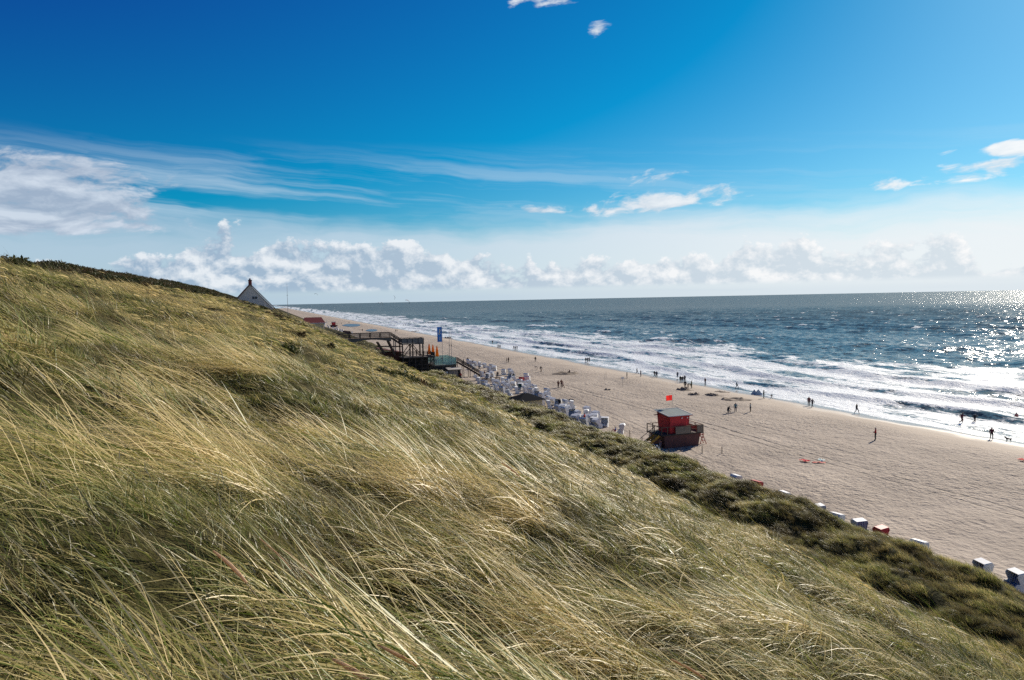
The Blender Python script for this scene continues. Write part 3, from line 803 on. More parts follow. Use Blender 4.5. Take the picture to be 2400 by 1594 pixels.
# ------------------------------------------------------------------ red lifeguard hut
def frustum_walls(root, x0, x1, y0, y1, z0, z1, grow, th, mat, name='wall', labels=None):
    lo = [(x0, y0), (x1, y0), (x1, y1), (x0, y1)]
    hi = [(x0 - grow, y0 - grow), (x1 + grow, y0 - grow), (x1 + grow, y1 + grow), (x0 - grow, y1 + grow)]
    res = []
    for i in range(4):
        j = (i + 1) % 4
        a, b, c, d = Vector((*lo[i], z0)), Vector((*lo[j], z0)), Vector((*hi[j], z1)), Vector((*hi[i], z1))
        n = Vector((-(b - a).y, (b - a).x, 0)).normalized() * th
        m = MB(); m.hexa([a, b, c, d], [a + n, b + n, c + n, d + n])
        res.append(m.build(name, mat, root))
    return res
hp0 = hit(1590, 1048)
hs, ht = st(hp0.x, hp0.y)
def lifeguard_hut(s, t, z, label, detail=True):
    g = thing('lifeguard_hut', P(s, t, z), HEAD, label, 'hut')
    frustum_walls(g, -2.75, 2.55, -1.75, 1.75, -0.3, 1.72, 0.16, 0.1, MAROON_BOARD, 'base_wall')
    MB().box(-3.35, 3.25, -2.05, 2.05, 1.725, 1.87).build('deck', WOOD_D, g)
    cab = frustum_walls(g, -1.75, 1.15, -1.5, 1.5, 1.875, 4.22, 0.13, 0.09, RED_BOARD, 'cabin_wall')
    # roof: slightly pitched slab with turned up pale rim
    m = MB(); zr = 4.24
    m.hexa([(-2.15, -1.9, zr + .05), (1.5, -1.9, zr + .05), (1.5, 1.95, zr + .42), (-2.15, 1.95, zr + .42)],
           [(-2.15, -1.9, zr + .15), (1.5, -1.9, zr + .15), (1.5, 1.95, zr + .52), (-2.15, 1.95, zr + .52)])
    roof = m.build('roof', GREYROOF, g)
    m = MB()
    for (a, b) in (((-2.18, -1.93, zr + .13), (1.53, -1.93, zr + .13)), ((1.53, -1.93, zr + .13), (1.53, 1.98, zr + .50)),
                   ((1.53, 1.98, zr + .50), (-2.18, 1.98, zr + .50)), ((-2.18, 1.98, zr + .50), (-2.18, -1.93, zr + .13))):
        m.beam(a, b, 0.07, 0.12)
    m.build('rim', WHITE, roof)
    MB().hexa([(-1.9, -1.62, zr - .02), (1.3, -1.62, zr - .02), (1.3, 1.62, zr - .02), (-1.9, 1.62, zr - .02)],
              [(-1.9, -1.62, zr + .06), (1.3, -1.62, zr + .06), (1.3, 1.62, zr + .38), (-1.9, 1.62, zr + .38)]).build('gable_filler', RED_W, g)
    for y in (-1.2, 1.2):
        MB().box(-2.65, 2.05, y - .06, y + .06, zr - .13, zr - .03).build('roof_beam', RED_L, g)
    if not detail: 
        for y in (-2.0, 2.0): MB().beam((-3.3, y, 2.85), (3.2, y, 2.85), .09).build('rail', WOOD_B, g)
        return g
    # balustrade
    for (x, y) in [(-3.28, -1.98), (-3.28, 0), (-3.28, 1.98), (-2.4, 1.98), (-2.4, -1.98), (1.2, -1.98), (2.2, -1.98), (3.18, -1.98), (3.18, 0), (3.18, 1.98), (1.7, 1.98), (-0.3, 1.98)]:
        MB().box(x - .05, x + .05, y - .05, y + .05, 1.87, 2.86).build('post', WOOD_B, g)
    for a, b in (((-3.28, 1.98), (3.18, 1.98)), ((3.18, -1.98), (3.18, 1.98)), ((-3.28, -1.98), (-3.28, 1.98)), ((-3.28, -1.98), (3.18, -1.98))):
        MB().beam((*a, 2.90), (*b, 2.90), .10, .07).build('rail', WOOD_B, g)
        if a != (-3.28, -1.98): MB().beam((*a, 2.40), (*b, 2.40), .05, .05).build('rail', WOOD_B, g)
    PANEL = paint((0.24, 0.20, 0.15), 0.8, 0.15, 3.0)
    MB().box(-1.15, 1.15, -2.035, -2.00, 1.80, 2.84).build('panel', PANEL, g)
    MB().box(2.25, 3.13, -2.035, -2.00, 1.80, 2.84).build('panel', PANEL, g)
    MB().box(3.19, 3.235, -1.93, 1.93, 1.80, 2.50).build('panel', PANEL, g)
    MB().box(1.25, 2.15, -2.035, -2.00, 2.36, 2.42).build('slat', WOOD_B, g)
    # ochre stairs down to the landward side
    L0, L1 = Vector((-3.35, -0.9, 1.85)), Vector((-6.15, -0.9, 0.0))
    for dy in (-0.65, 0.65):
        MB().beam(L0 + Vector((0, dy, -.1)), L1 + Vector((0, dy, -.1)), .07, .30).build('stair_stringer', OCHRE, g)
    for k in range(9):
        p = L0.lerp(L1, (k + .5) / 9)
        MB().box(p.x - .17, p.x + .17, p.y - .61, p.y + .61, p.z - .06, p.z - .01).build('stair_tread', OCHRE, g)
    for dy in (-0.68, 0.68):
        MB().beam(L0 + Vector((0, dy, .95)), L1 + Vector((0, dy, .95)), .06, .06).build('stair_rail', WOOD_B, g)
        for q in (0.3, 0.7, 0.98):
            p = L0.lerp(L1, q) + Vector((0, dy, 0)); MB().box(p.x - .04, p.x + .04, p.y - .04, p.y + .04, p.z - .1, p.z + .95).build('stair_post', WOOD_B, g)
    # two lamps under the eave, a window to the sea
    for x in (0.0, 0.85):
        m = MB(); m.tube([(x, -1.66, 4.02), (x, -1.80, 3.97)], [.05, .11], 8); m.build('lamp', WHITE, g)
    MB().box(1.21, 1.27, -.9, .9, 2.9, 3.9).build('window', paint((0.03, 0.04, 0.05), 0.1, 0.02), g)
    # red trestle ladder leaning against the seaward end
    return g
ht += 0.75
hut = lifeguard_hut(hs + 1.78, ht - 0.15, float(sand_base(hs, ht)) - 0.02, 'red timber lifeguard hut with grey roof and ochre stairs on the beach')
def from_hut(lx, ly, lz=0.0):
    return P(hs + 1.78 + ly, ht - 0.15 + lx, float(sand_base(hs + ly, ht + lx)) + lz)
g = thing('trestle', from_hut(3.45, -1.2), HEAD, 'small red wooden trestle leaning by the seaward end of the lifeguard hut', 'trestle')
for y in (-.35, .35):
    MB().beam((-.55, y, -.05), (.12, y, 1.55), .07).build('leg', RED_L, g)
    MB().beam((.55, y, -.05), (-.12, y, 1.55), .07).build('leg', RED_L, g)
for z, x in ((.45, .36), (.9, .17)): MB().beam((x, -.35, z), (x, .35, z), .06).build('rung', RED_L, g)
MB().beam((0, -.4, 1.32), (0, .4, 1.32), .08).build('ridge', RED_L, g)
# flag on a thin steel pole behind the hut
fp = from_hut(0.9, 2.25)
g = thing('warning_flag', fp, 0, 'red square warning flag on thin pole above the lifeguard hut roof', 'flag')
MB().tube([(0, 0, 0), (0, 0, 6.6)], [.030, .016], 8).build('pole', STEEL, g)
def cloth(w, h, nx, nz, amp, seed, droop=0.0):
    vs, fs = [], []
    for i in range(nx + 1):
        for k in range(nz + 1):
            u = i / nx
            vs.append((-u * w, amp * u * math.sin(u * 7 + seed + k * .35), -k / nz * h - droop * u * u))
    for i in range(nx):
        for k in range(nz):
            a = i * (nz + 1) + k; fs.append((a, a + 1, a + nz + 2, a + nz + 1))
    me = bpy.data.meshes.new('cloth'); me.from_pydata(vs, [], fs)
    for p in me.polygons: p.use_smooth = True
    return me
FLAGRED = paint((0.75, 0.035, 0.03), 0.7, 0.06, 3.0, trans=0.5)
f = link('cloth', cloth(.85, .75, 10, 6, .08, 0.4, .10), FLAGRED, g); f.location = (0, 0, 6.58)
# checkered crate stack under the stairs, pink and white sign board against the base
g = thing('crate', from_hut(-4.05, -1.75), HEAD + .2, 'black and white crate under the ochre stairs of the lifeguard hut', 'crate')
for a in range(3):
    for c in range(2):
        MB().box(-.42 + .29 * a, -.14 + .29 * a, -.2, .2, .02 + .3 * c, .31 + .3 * c).build('panel', WHITE if (a + c) % 2 == 0 else DARK, g)
g = thing('sign_board', from_hut(-2.95, -1.1), HEAD, 'pale pink and white notice board leaning on the hut base', 'sign')
MB().hexa([(-.16, -.32, 0), (-.16, .32, 0), (-.02, .32, .98), (-.02, -.32, .98)], [(-.12, -.32, 0), (-.12, .32, 0), (.02, .32, .98), (.02, -.32, .98)]).build('board', paint((.55, .30, .30), .6), g)
MB().hexa([(-.165, -.22, .1), (-.165, .22, .1), (-.1, .1, .6), (-.1, -.1, .6)], [(-.15, -.22, .1), (-.15, .22, .1), (-.085, .1, .6), (-.085, -.1, .6)]).build('picture', WHITE, g)
# fence posts round the hut
for (px, py, h, where) in ((1476, 1023, .95, 'short dark post on the sand left of the lifeguard hut stairs'), (1567.7, 1064, .7, 'short dark post in the sand in front of the lifeguard hut, near the grass'),
                    (1594, 1059, .45, 'lowest dark post stub in the shade in front of the lifeguard hut'), (1645.5, 1063, 1.0, 'dark post just in front of the red trestle'),
                    (1692, 1064, .95, 'dark post standing alone on pale sand right of the lifeguard hut')):
    p = hit(px, py); o = MB().tube([(0, 0, -.2), (.01, 0, h * .5), (0, .01, h)], [.055, .05, .048], 7).build('fence_post', WOOD_D)
    o.location = p; tagged(o, where, 'post', 'posts around the lifeguard hut')

# ------------------------------------------------------------------ footbridge and stairs off the dune
S0 = 186.0
def Q(px, py): return on_s(px, py, S0)
T0 = Q(930, 800)[0]
g = thing('footbridge', P(S0, T0, 0), HEAD, 'dark timber footbridge and landing leading from the dune down to the beach', 'footbridge')
def L(px, py, y=0.0):
    t, z = Q(px, py); return Vector((t - T0, y, z))
zd = L(913, 790).z; xe = L(915, 790).x; xs0 = L(770, 790).x - 6
zr = zd + 1.15
MB().box(xs0, xe, -1.2, 1.2, zd - .16, zd).build('deck', WOOD_B, g)
for y in (-1.12, 1.12):
    poly = [(xs0, zd - .17)]
    poly += [(xe, zd - .17), (xe, zd - 1.05)]
    for k in range(9):
        u = k / 8; poly.append((xe - .1 - u * 9.5, zd - 1.05 + .55 * math.sin(u * math.pi) + .05 * u))
    poly.append((xs0, zd - 1.0))
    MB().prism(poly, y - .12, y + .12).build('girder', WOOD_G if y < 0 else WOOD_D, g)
npost = 9
for y in (-1.16, 1.16):
    for k in range(npost):
        x = xe - .05 - k * (xe - xs0 - 1) / (npost - 1)
        MB().box(x - .09, x + .09, y - .07, y + .07, zd - .3, zr).build('post', WOOD_D, g)
    for dz, w in ((1.18, .16), (.86, .10), (.56, .10), (.24, .10)):
        MB().beam((xs0, y, zd + dz), (xe, y, zd + dz), .09, w).build('rail', WOOD_D, g)
# first flight
a, b = Vector((xe, 0, zd)), L(941, 806)
for y in (-1.12, 1.12):
    MB().beam(a + Vector((0, y, -.15)), b + Vector((0, y, -.15)), .12, .34).build('stair_stringer', WOOD_D, g)
    for dz in (1.18, .86, .56): MB().beam(a + Vector((0, y, dz)), b + Vector((0, y, dz)), .08, .10).build('rail', WOOD_D, g)
    for q in (.33, .66): 
        p = a.lerp(b, q); MB().box(p.x - .07, p.x + .07, y - .07, y + .07, p.z - .2, p.z + 1.2).build('post', WOOD_D, g)
for k in range(9):
    p = a.lerp(b, (k + .5) / 9); MB().box(p.x - .18, p.x + .18, -1.05, 1.05, p.z - .05, p.z).build('stair_tread', WOOD_B, g)
# landing
zl = L(960, 804).z; x0, x1 = L(938, 804).x, L(989, 804).x
MB().box(x0, x1, -2.2, 2.2, zl - .25, zl).build('landing', WOOD_G, g)
GREYPANEL = paint((0.20, 0.195, 0.18), .8, .15, 3.0)
for k in range(4):
    xa, xb = x0 + (x1 - x0) * k / 4, x0 + (x1 - x0) * (k + 1) / 4
    for y in (-2.15, 2.15):
        MB().box(xa + .07, xb - .07, y - .03, y + .03, zl + .08, zl + 1.12).build('panel', GREYPANEL, g)
for k in range(5):
    x = x0 + (x1 - x0) * k / 4
    for y in (-2.15, 2.15):
        MB().box(x - .07, x + .07, y - .08, y + .08, zl - .3, zl + 1.22).build('post', WOOD_D, g)
for y in (-2.15, 2.15): MB().beam((x0, y, zl + 1.27), (x1, y, zl + 1.27), .16, .09).build('rail', WOOD_D, g)
MB().box(x1 - .03, x1 + .03, -2.05, 2.05, zl + .08, zl + 1.12).build('panel', GREYPANEL, g)
MB().beam((x1, -2.15, zl + 1.27), (x1, 2.15, zl + 1.27), .09, .16).build('rail', WOOD_D, g)
# lower landing
zl2 = L(960, 836).z; xa2, xb2 = L(938, 836).x, L(1014, 836).x
MB().box(xa2, xb2, -2.6, 2.4, zl2 - .28, zl2).build('lower_landing', WOOD_D, g)
for x in (x0 + .2, (x0 + x1) / 2, x1 - .2):
    for y in (-1.95, 1.95): MB().box(x - .16, x + .16, y - .16, y + .16, zl2 - .1, zl - .2).build('column', WOOD_B, g)
for y in (-1.95, 1.95):
    MB().beam((x0 + .3, y - .1, zl2), ((x0 + x1) / 2, y - .1, zl - .3), .16).build('brace', WOOD_B, g)
    MB().beam((x1 - .3, y - .1, zl2), ((x0 + x1) / 2, y - .1, zl - .3), .16).build('brace', WOOD_B, g)
    MB().beam((x0 + .1, y, zl2 + 1.1), (x1, y, zl2 + 1.1), .08, .12).build('rail', WOOD_D, g)
    MB().beam((x0 + .1, y, zl2 + .6), (x1, y, zl2 + .6), .07, .10).build('rail', WOOD_D, g)
for y in (-2.5, 2.3):
    for dz in (1.15, .8, .45): MB().beam((x1, y, zl2 + dz), (xb2, y, zl2 + dz - .12), .08, .11).build('rail', WOOD_D, g)
    for q in (.33, .66, 1.0):
        x = x1 + (xb2 - x1) * q; MB().box(x - .07, x + .07, y - .07, y + .07, zl2 - .25, zl2 + 1.15).build('post', WOOD_D, g)
MB().box(xb2 - .05, xb2, -2.4, 2.2, zl2 + .05, zl2 + 1.0).build('panel', WOOD_D, g)
# substructure
for x in np.linspace(xa2 + .3, xb2 - .2, 6):
    for y in (-2.4, 0, 2.2): MB().box(x - .14, x + .14, y - .14, y + .14, -.3, zl2 - .2).build('column', WOOD_D, g)
MB().box(xa2 + .5, xb2 - 1.6, -1.2, 2.0, -.2, zl2 - .35).build('boarded_store', DARK, g)
for dz in (1.0, 2.0, 3.0): MB().beam((xa2, -2.45, zl2 - dz), (xb2, -2.45, zl2 - dz), .08, .14).build('brace', WOOD_D, g)
for k in range(3):
    xa = xa2 + (xb2 - xa2) * k / 3; xb = xa2 + (xb2 - xa2) * (k + 1) / 3
    MB().beam((xa, -2.5, zl2 - 3.2), (xb, -2.5, zl2 - .4), .1, .14).build('brace', WOOD_D, g)
# arched legs under the bridge
for y in (-1.0, 1.0):
    for (pa, pb) in (((884, 802), (900, 828)), ((909, 799), (925, 832))):
        A, B = L(*pa), L(*pb)
        MB().beam((A.x, y, A.z), (B.x, y, B.z), .30, .42).build('leg', WOOD_B, g)
    A, B = L(884, 812), L(940, 812); MB().beam((A.x, y, A.z), (B.x, y, B.z), .12, .2).build('brace', WOOD_D, g)
for q in ((921, 791), (925, 793)):
    A = L(*q); MB().box(A.x - .1, A.x + .1, -1.1, -.9, A.z - 3.5, A.z + .3).build('column', WOOD_G, g)

# low red-brown roof beside the bridge
t, z = Q(905, 826)
g = thing('store_shed', P(S0 + 7, t + 1.6, z - 2.4), HEAD, 'low shed with red-brown sloping roof half hidden behind the footbridge legs', 'shed')
MB().box(-2.4, 3.2, -2, 2, -1.5, 2.0).build('wall', paint((.11, .05, .045), .8), g)
MB().hexa([(-2.9, -2.4, 3.0), (3.8, -2.4, 1.75), (3.8, 2.4, 1.75), (-2.9, 2.4, 3.0)], [(-2.9, -2.4, 3.2), (3.8, -2.4, 1.95), (3.8, 2.4, 1.95), (-2.9, 2.4, 3.2)]).build('roof', paint((.17, .06, .055), .7), g)
MB().beam((-2.9, -2.44, 3.08), (3.8, -2.44, 1.83), .05, .26).build('fascia', paint((.42, .2, .17), .6), g)

# ------------------------------------------------------------------ beach terrace with glass windbreak
S1 = 190.0
def Q1(px, py): return on_s(px, py, S1)
ta, zt = Q1(1014, 856); tb, _ = Q1(1068, 856)
g = thing('cafe_terrace', P(S1, ta, 0), HEAD, 'raised beach terrace enclosed by turquoise glass windbreak panels', 'terrace')
W = tb - ta; zt = zt
MB().box(0, W, -1, 9, zt - .3, zt).build('floor', WOOD_G, g)
MB().box(.05, W * .52, -.95, -.8, -.3, zt - .3).build('base_wall', paint((.05, .048, .045), .8), g)
MB().box(W * .52, W, -.7, 8.7, -.3, zt - .32).build('base_wall', paint((.12, .105, .09), .8), g)
def m_glass():
    m, nt, b, out = newmat('windbreak_glass')
    b.inputs['Base Color'].default_value = (0.50, 0.68, 0.66, 1); b.inputs['Roughness'].default_value = 0.12
    t = nt.nodes.new('ShaderNodeBsdfTransparent'); t.inputs['Color'].default_value = (0.70, 0.90, 0.88, 1)
    mx = nt.nodes.new('ShaderNodeMixShader'); mx.inputs[0].default_value = 0.38
    nt.links.new(t.outputs[0], mx.inputs[1]); nt.links.new(b.outputs[0], mx.inputs[2]); nt.links.new(mx.outputs[0], out.inputs[0])
    return m
M_GLASS = m_glass()
NP = 9
TEAL = paint((.36, .46, .45), .5)
for (y, hh) in ((-.9, 1.7), (8.9, 1.9)):
    for k in range(NP):
        xa, xb = W * k / NP, W * (k + 1) / NP
        pnl = MB().box(xa + .05, xb - .05, y - .015, y + .015, zt + .08, zt + hh).build('glass_panel', M_GLASS, g)
    for k in range(NP + 1):
        x = W * k / NP; MB().box(x - .035, x + .035, y - .035, y + .035, zt - .1, zt + hh + .12).build('post', TEAL, g)
for k in range(10):
    ya, yb = -.9 + .98 * k, -.9 + .98 * (k + 1)
    MB().box(W - .015, W + .015, ya + .05, yb - .05, zt + .08, zt + 1.8).build('glass_panel', M_GLASS, g)
    MB().box(W - .035, W + .035, ya - .035, ya + .035, zt - .1, zt + 1.92).build('post', TEAL, g)
# closed parasols
for (px, py0, py1, lab) in ((1010, 806, 836, 'leftmost and shortest of the three closed orange parasols'), (1019, 808, 840, 'tallest closed orange parasol, middle of the three'), (1028.5, 811, 840, 'rightmost closed orange parasol nearest the blue banner')):
    t, z = Q1(px, py1); z1 = Q1(px, py0)[1]
    h = z1 - z
    p = thing('parasol', P(S1 + 2, t, zt), 0, lab, 'parasol', 'closed orange parasols on the terrace')
    H0 = z1 - zt
    MB().tube([(0, 0, 0), (0, 0, H0)], .03, 8).build('pole', STEEL, p)
    vs, fs = [], []
    nz = 8
    for k in range(nz):
        u = k / (nz - 1); r = (.34 * (1 - u) ** .7 + .05)
        for q in range(16):
            th = q * math.pi / 8; rr_ = r * (1 + (.28 if q % 2 else -.18))
            vs.append((rr_ * math.cos(th), rr_ * math.sin(th), H0 - .02 - (1 - u) * min(h, 2.9)))
    for k in range(nz - 1):
        for q in range(16): fs.append((k * 16 + q, k * 16 + (q + 1) % 16, (k + 1) * 16 + (q + 1) % 16, (k + 1) * 16 + q))
    fs.append(tuple((nz - 1) * 16 + q for q in range(16)))
    me = bpy.data.meshes.new('canopy'); me.from_pydata(vs, [], fs)
    link('folded_canopy', me, paint((.95, .40, .03), .7, .1, trans=.4), p)
    MB().tube([(0, 0, H0 - 1.75), (0, 0, H0 - 1.66)], .2, 10).build('tie', paint((.5, .16, .01), .7), p)
# banner flag: blue cloth with a white emblem
t, zb = Q1(1035, 838); zt1 = Q1(1035, 764)[1]
p = thing('banner_flag', P(S1 - 1.2, t, 0), HEAD, 'tall blue banner flag with white emblem on a pole above the terrace', 'flag')
MB().tube([(0, 0, 0), (0, 0, zt1)], [.06, .035], 8).build('pole', STEEL, p)
MB().tube([(-1.25, 0, zt1 - .15), (0, 0, zt1 - .08)], .025, 6).build('arm', STEEL, p)
BLUE = paint((.015, .10, .36), .7, .08, trans=.35)
me = cloth(1.25, 4.0, 8, 12, .07, 0.3)
o = link('cloth', me, BLUE, p); o.location = (-.06, 0, zt1 - .2)
# emblem (a bold white sweep with a star-like head, and a line of small marks below)
def flat(pts, y, th=.012):
    m = MB(); m.prism(pts, y - th, y + th); return m
cx, cz = -.62, zt1 - 1.55
def star(n, r0, r1, ph=0.0):
    return [((r0 if i % 2 == 0 else r1) * math.sin(math.pi * i / n + ph), (r0 if i % 2 == 0 else r1) * math.cos(math.pi * i / n + ph)) for i in range(2 * n)]
ems = [[(x + cx + .04, z + cz + .35) for x, z in star(6, .36, .16)], [(x + cx - .10, z + cz - .38) for x, z in star(5, .40, .2, .5)],
       [(cx - .18, cz + .9), (cx + .10, cz + .75), (cx - .02, cz - .85), (cx - .22, cz - .80)]]
for e in ems:
    flat(e, -.10).build('emblem', WHITE, o.parent)
for k in range(3):
    zz_ = zt1 - 3.0 - .28 * k; flat([(-.85, zz_), (-.45, zz_ + .04), (-.45, zz_ + .16), (-.85, zz_ + .12)], -.10).build('emblem', WHITE, o.parent)
# two bare flagpoles
for (px, top, lab) in ((1057, 769, 'left one of two bare thin flagpoles beside the glass terrace'), (1061.5, 769, 'right one of two bare thin flagpoles beside the glass terrace')):
    t, z = Q1(px, 838); z1 = Q1(px, top)[1]
    p = thing('flagpole', P(S1 + 1.5, t, 0), 0, lab, 'flagpole', 'bare flagpoles beside the terrace')
    MB().tube([(0, 0, -.1), (0, 0, z1 * .6), (0, 0, z1)], [.075, .06, .035], 8).build('pole', paint((.45, .40, .36), .5), p)
    MB().tube([(0, 0, z1), (0, 0, z1 + .14)], [.06, .02], 8).build('finial', STEEL, p)
    MB().tube([(.09, 0, z1 * .62), (.09, 0, z1 * .66)], .06, 8).build('cleat', WOOD_D, p)
# kiosk under the terrace edge
t, z = Q1(1056, 881)
p = thing('kiosk', P(S1 - 4.2, t, 0.4), HEAD, 'small beige kiosk with open door and white notice below the terrace', 'kiosk')
MB().box(-1.7, 1.5, -1.1, 1.3, -.4, 2.1).build('wall', paint((.30, .255, .22), .8), p)
MB().hexa([(-2.0, -1.5, 2.1), (1.9, -1.5, 2.1), (1.9, 1.6, 2.4), (-2.0, 1.6, 2.4)], [(-2.0, -1.5, 2.22), (1.9, -1.5, 2.22), (1.9, 1.6, 2.52), (-2.0, 1.6, 2.52)]).build('roof', paint((.42, .38, .33), .8), p)
MB().box(.75, 1.35, -1.14, -1.09, .0, 1.9).build('door', DARK, p)
MB().box(-2.6, -1.95, -1.2, -1.16, .75, 1.7).build('notice', WHITE, p)
MB().box(-2.32, -2.24, -1.16, -1.08, -.3, 1.0).build('notice_post', WOOD_D, p)
# stairs from the terrace to the sand
A = P(0, 0, 0); t0_, z0_ = Q1(1068, 846); t1_, z1_ = Q1(1126, 885)
p = thing('beach_stairs', P(S1 - 1.0, t0_, 0), HEAD, 'brown timber stairs with railings from the terrace down to the sand', 'stairs')
stair_a, stair_b = a, b = Vector((0, 0, z0_)), Vector((t1_ - t0_, 0, max(0.1, float(sand_base(S1, t1_)))))
for y in (-.9, .9):
    MB().beam(a + Vector((0, y, -.15)), b + Vector((0, y, -.15)), .12, .36).build('stair_stringer', WOOD_D, p)
    for dz in (1.05, .75, .45): MB().beam(a + Vector((0, y, dz)), b + Vector((0, y, dz)), .08, .10).build('rail', WOOD_D, p)
    for k in range(5):
        q = a.lerp(b, k / 4); MB().box(q.x - .07, q.x + .07, y - .07, y + .07, -.3, q.z + 1.1).build('post', WOOD_D, p)
n = 14
for k in range(n):
    q = a.lerp(b, (k + .5) / n); MB().box(q.x - .2, q.x + .2, -.84, .84, q.z - .05, q.z).build('stair_tread', WOOD_B, p)
# low boarded fence at the foot of the dune
t, z = Q1(1108, 897)
p = thing('timber_fence', P(S1 - 17, t - .2, float(sand_base(S1 - 17, t))), HEAD, 'low brown timber fence at the dune foot below the beach stairs', 'fence')
for k in range(6): MB().box(-3 + 1.1 * k - .06, -3 + 1.1 * k + .06, -.06, .06, -.3, 1.25).build('post', WOOD_D, p)
for dz in (.35, .7, 1.08): MB().beam((-3.1, -.08, dz), (2.6, -.08, dz), .05, .18).build('rail', WOOD_B, p)

# ------------------------------------------------------------------ house on the dune
S2 = 262.0
def Q2(px, py): return on_s(px, py, S2)
ax, az_ = Q2(586, 666); rx_, rz_ = Q2(641, 720)
slope = (az_ - rz_) / (rx_ - ax)
p = thing('gabled_house', P(S2, ax, 0), HEAD, 'pale rendered house with steep red-brown gable roof behind the dune crest', 'house')
hw = rx_ - ax + .4; ze = az_ - hw * slope
zf = ze - 2.0
MB().prism([(-hw + .5, zf), (hw - .5, zf), (hw - .5, ze + .2), (0, az_ - .25), (-hw + .5, ze + .2)], 0, 14).build('wall', PALEWALL, p)
for sgn in (-1, 1):
    rf = MB().hexa([(0, -.45, az_), (sgn * (hw + .3), -.45, ze - .3 * slope), (sgn * (hw + .3), 14.5, ze - .3 * slope), (0, 14.5, az_)],
              [(0, -.45, az_ + .22), (sgn * (hw + .3), -.45, ze - .3 * slope + .22), (sgn * (hw + .3), 14.5, ze - .3 * slope + .22), (0, 14.5, az_ + .22)]).build('roof', paint((.16, .075, .06), .8), p)
    MB().beam((0, -.5, az_ + .05), (sgn * (hw + .3), -.5, ze - .3 * slope + .05), .06, .3).build('bargeboard', paint((.22, .09, .08), .7), rf)
ch = MB().box(-.55, .55, 1.0, 2.2, az_ - 1.0, az_ + 1.25).build('chimney', BRICKRED, p)
MB().box(-.68, .68, .87, 2.33, az_ + 1.25, az_ + 1.45).build('chimney_cap', DARK, ch)
MB().tube([(0, 1.6, az_ + 1.45), (0, 1.6, az_ + 2.0)], [.42, .3], 10).build('chimney_pot', paint((.30, .25, .27), .7), ch)
wx, wz = Q2(597, 698)
w = MB().box(wx - ax - .8, wx - ax + .8, -.03, .02, wz - .45, wz + .45).build('window', paint((.03, .035, .045), .15, .02), p)
fr = MB()
for (x0_, x1_, z0__, z1__) in ((-.9, .9, .45, .55), (-.9, .9, -.55, -.45), (-.9, -.8, -.45, .45), (.8, .9, -.45, .45), (-.04, .04, -.45, .45)):
    fr.box(wx - ax + x0_, wx - ax + x1_, -.07, -.031, wz + z0__, wz + z1__)
fr.build('frame', WHITE, w)
# slim mast and pale stake beside the house
t, z = on_s(675, 737, 285); t2, z2 = on_s(668.5, 664, 285)
p = thing('radio_mast', P(285, t, 0), 0, 'thin tall mast on the dune to the right of the gabled house', 'mast')
gz = float(dune_z(285, t))
MB().tube([(0, 0, gz - 1), (0, 0, (gz + z2) / 2), (0, 0, z2)], [.09, .07, .035], 8).build('pole', STEEL, p)
MB().box(-.25, .25, -.04, .04, z2 - 4.6, z2 - 4.5).build('crossbar', STEEL, p)
t, z = on_s(621, 716, 220); gz = float(dune_z(220, t))
o = MB().tube([(0, 0, gz - .5), (0, 0, gz + 2.2)], [.06, .05], 7).build('marker_stake', WHITE); o.location = P(220, t, 0)
tagged(o, 'pale upright stake on the dune in front of the gabled house', 'stake')
# scrub-covered dune knoll beyond the house is part of the dune profile

# ------------------------------------------------------------------ red roofed hut on the slope
S3 = 330.0
def Q3(px, py): return on_s(px, py, S3)
tl, zl_ = Q3(711, 755); tr, zr_ = Q3(763, 756); _, zap = Q3(740, 744)
p = thing('beach_pavilion', P(S3, (tl + tr) / 2, 0), HEAD, 'cream walled hut with red hipped roof on the slope beyond the dune', 'hut')
hw = (tr - tl) / 2
gz = min(float(dune_z(S3, tl)), float(dune_z(S3, tr))) - 1
MB().box(-hw + .5, hw - .6, 0, 7, gz, zr_ - .1).build('wall', CREAM, p)
MB().poly([(-hw, -.6, zr_ - .1), (hw, -.6, zr_ - .1), (hw, 7.6, zr_ - .1), (-hw, 7.6, zr_ - .1), (-hw + .6, 3.5, zap), (hw - 1.5, 3.5, zap)],
          [(0, 1, 5, 4), (1, 2, 5), (2, 3, 4, 5), (3, 0, 4), (3, 2, 1, 0)]).build('roof', paint((.17, .022, .024), .8, .15), p)
for a_, b_ in (((-hw, -.63), (hw, -.63)), ((hw + .03, -.6), (hw + .03, 7.6)), ((-hw - .03, -.6), (-hw - .03, 7.6))):
    MB().beam((*a_, zr_ - .18), (*b_, zr_ - .18), .06, .3).build('fascia', WHITE, p)
MB().box(hw - .75, hw - .55, -.35, -.15, gz, zr_ - .33).build('corner_post', WHITE, p)

# far red hut down the beach
q = hit(783, 767); s_, t_ = st(q.x, q.y)
lifeguard_hut(s_, t_, 0.0, 'far small red lifeguard hut among distant beach chairs', detail=False)
# black roofed tent behind the foredune
q = hit(1234, 957); s_, t_ = st(q.x, q.y)
p = thing('rental_hut', P(s_, t_, 0), HEAD + .1, 'hut with flat black pyramid roof and cream wall among the beach chairs', 'hut')
MB().box(-2.3, 2.3, -2.0, 2.0, -.3, 1.9).build('wall', CREAM, p)
MB().poly([(-3.1, -2.8, 1.85), (3.1, -2.8, 1.85), (3.1, 2.8, 1.85), (-3.1, 2.8, 1.85), (-.3, 0, 3.0), (.3, 0, 3.0)], [(0, 1, 5, 4), (1, 2, 5), (2, 3, 4, 5), (3, 0, 4), (3, 2, 1, 0)]).build('roof', paint((.012, .014, .018), .95, .15, spec=0.05), p)

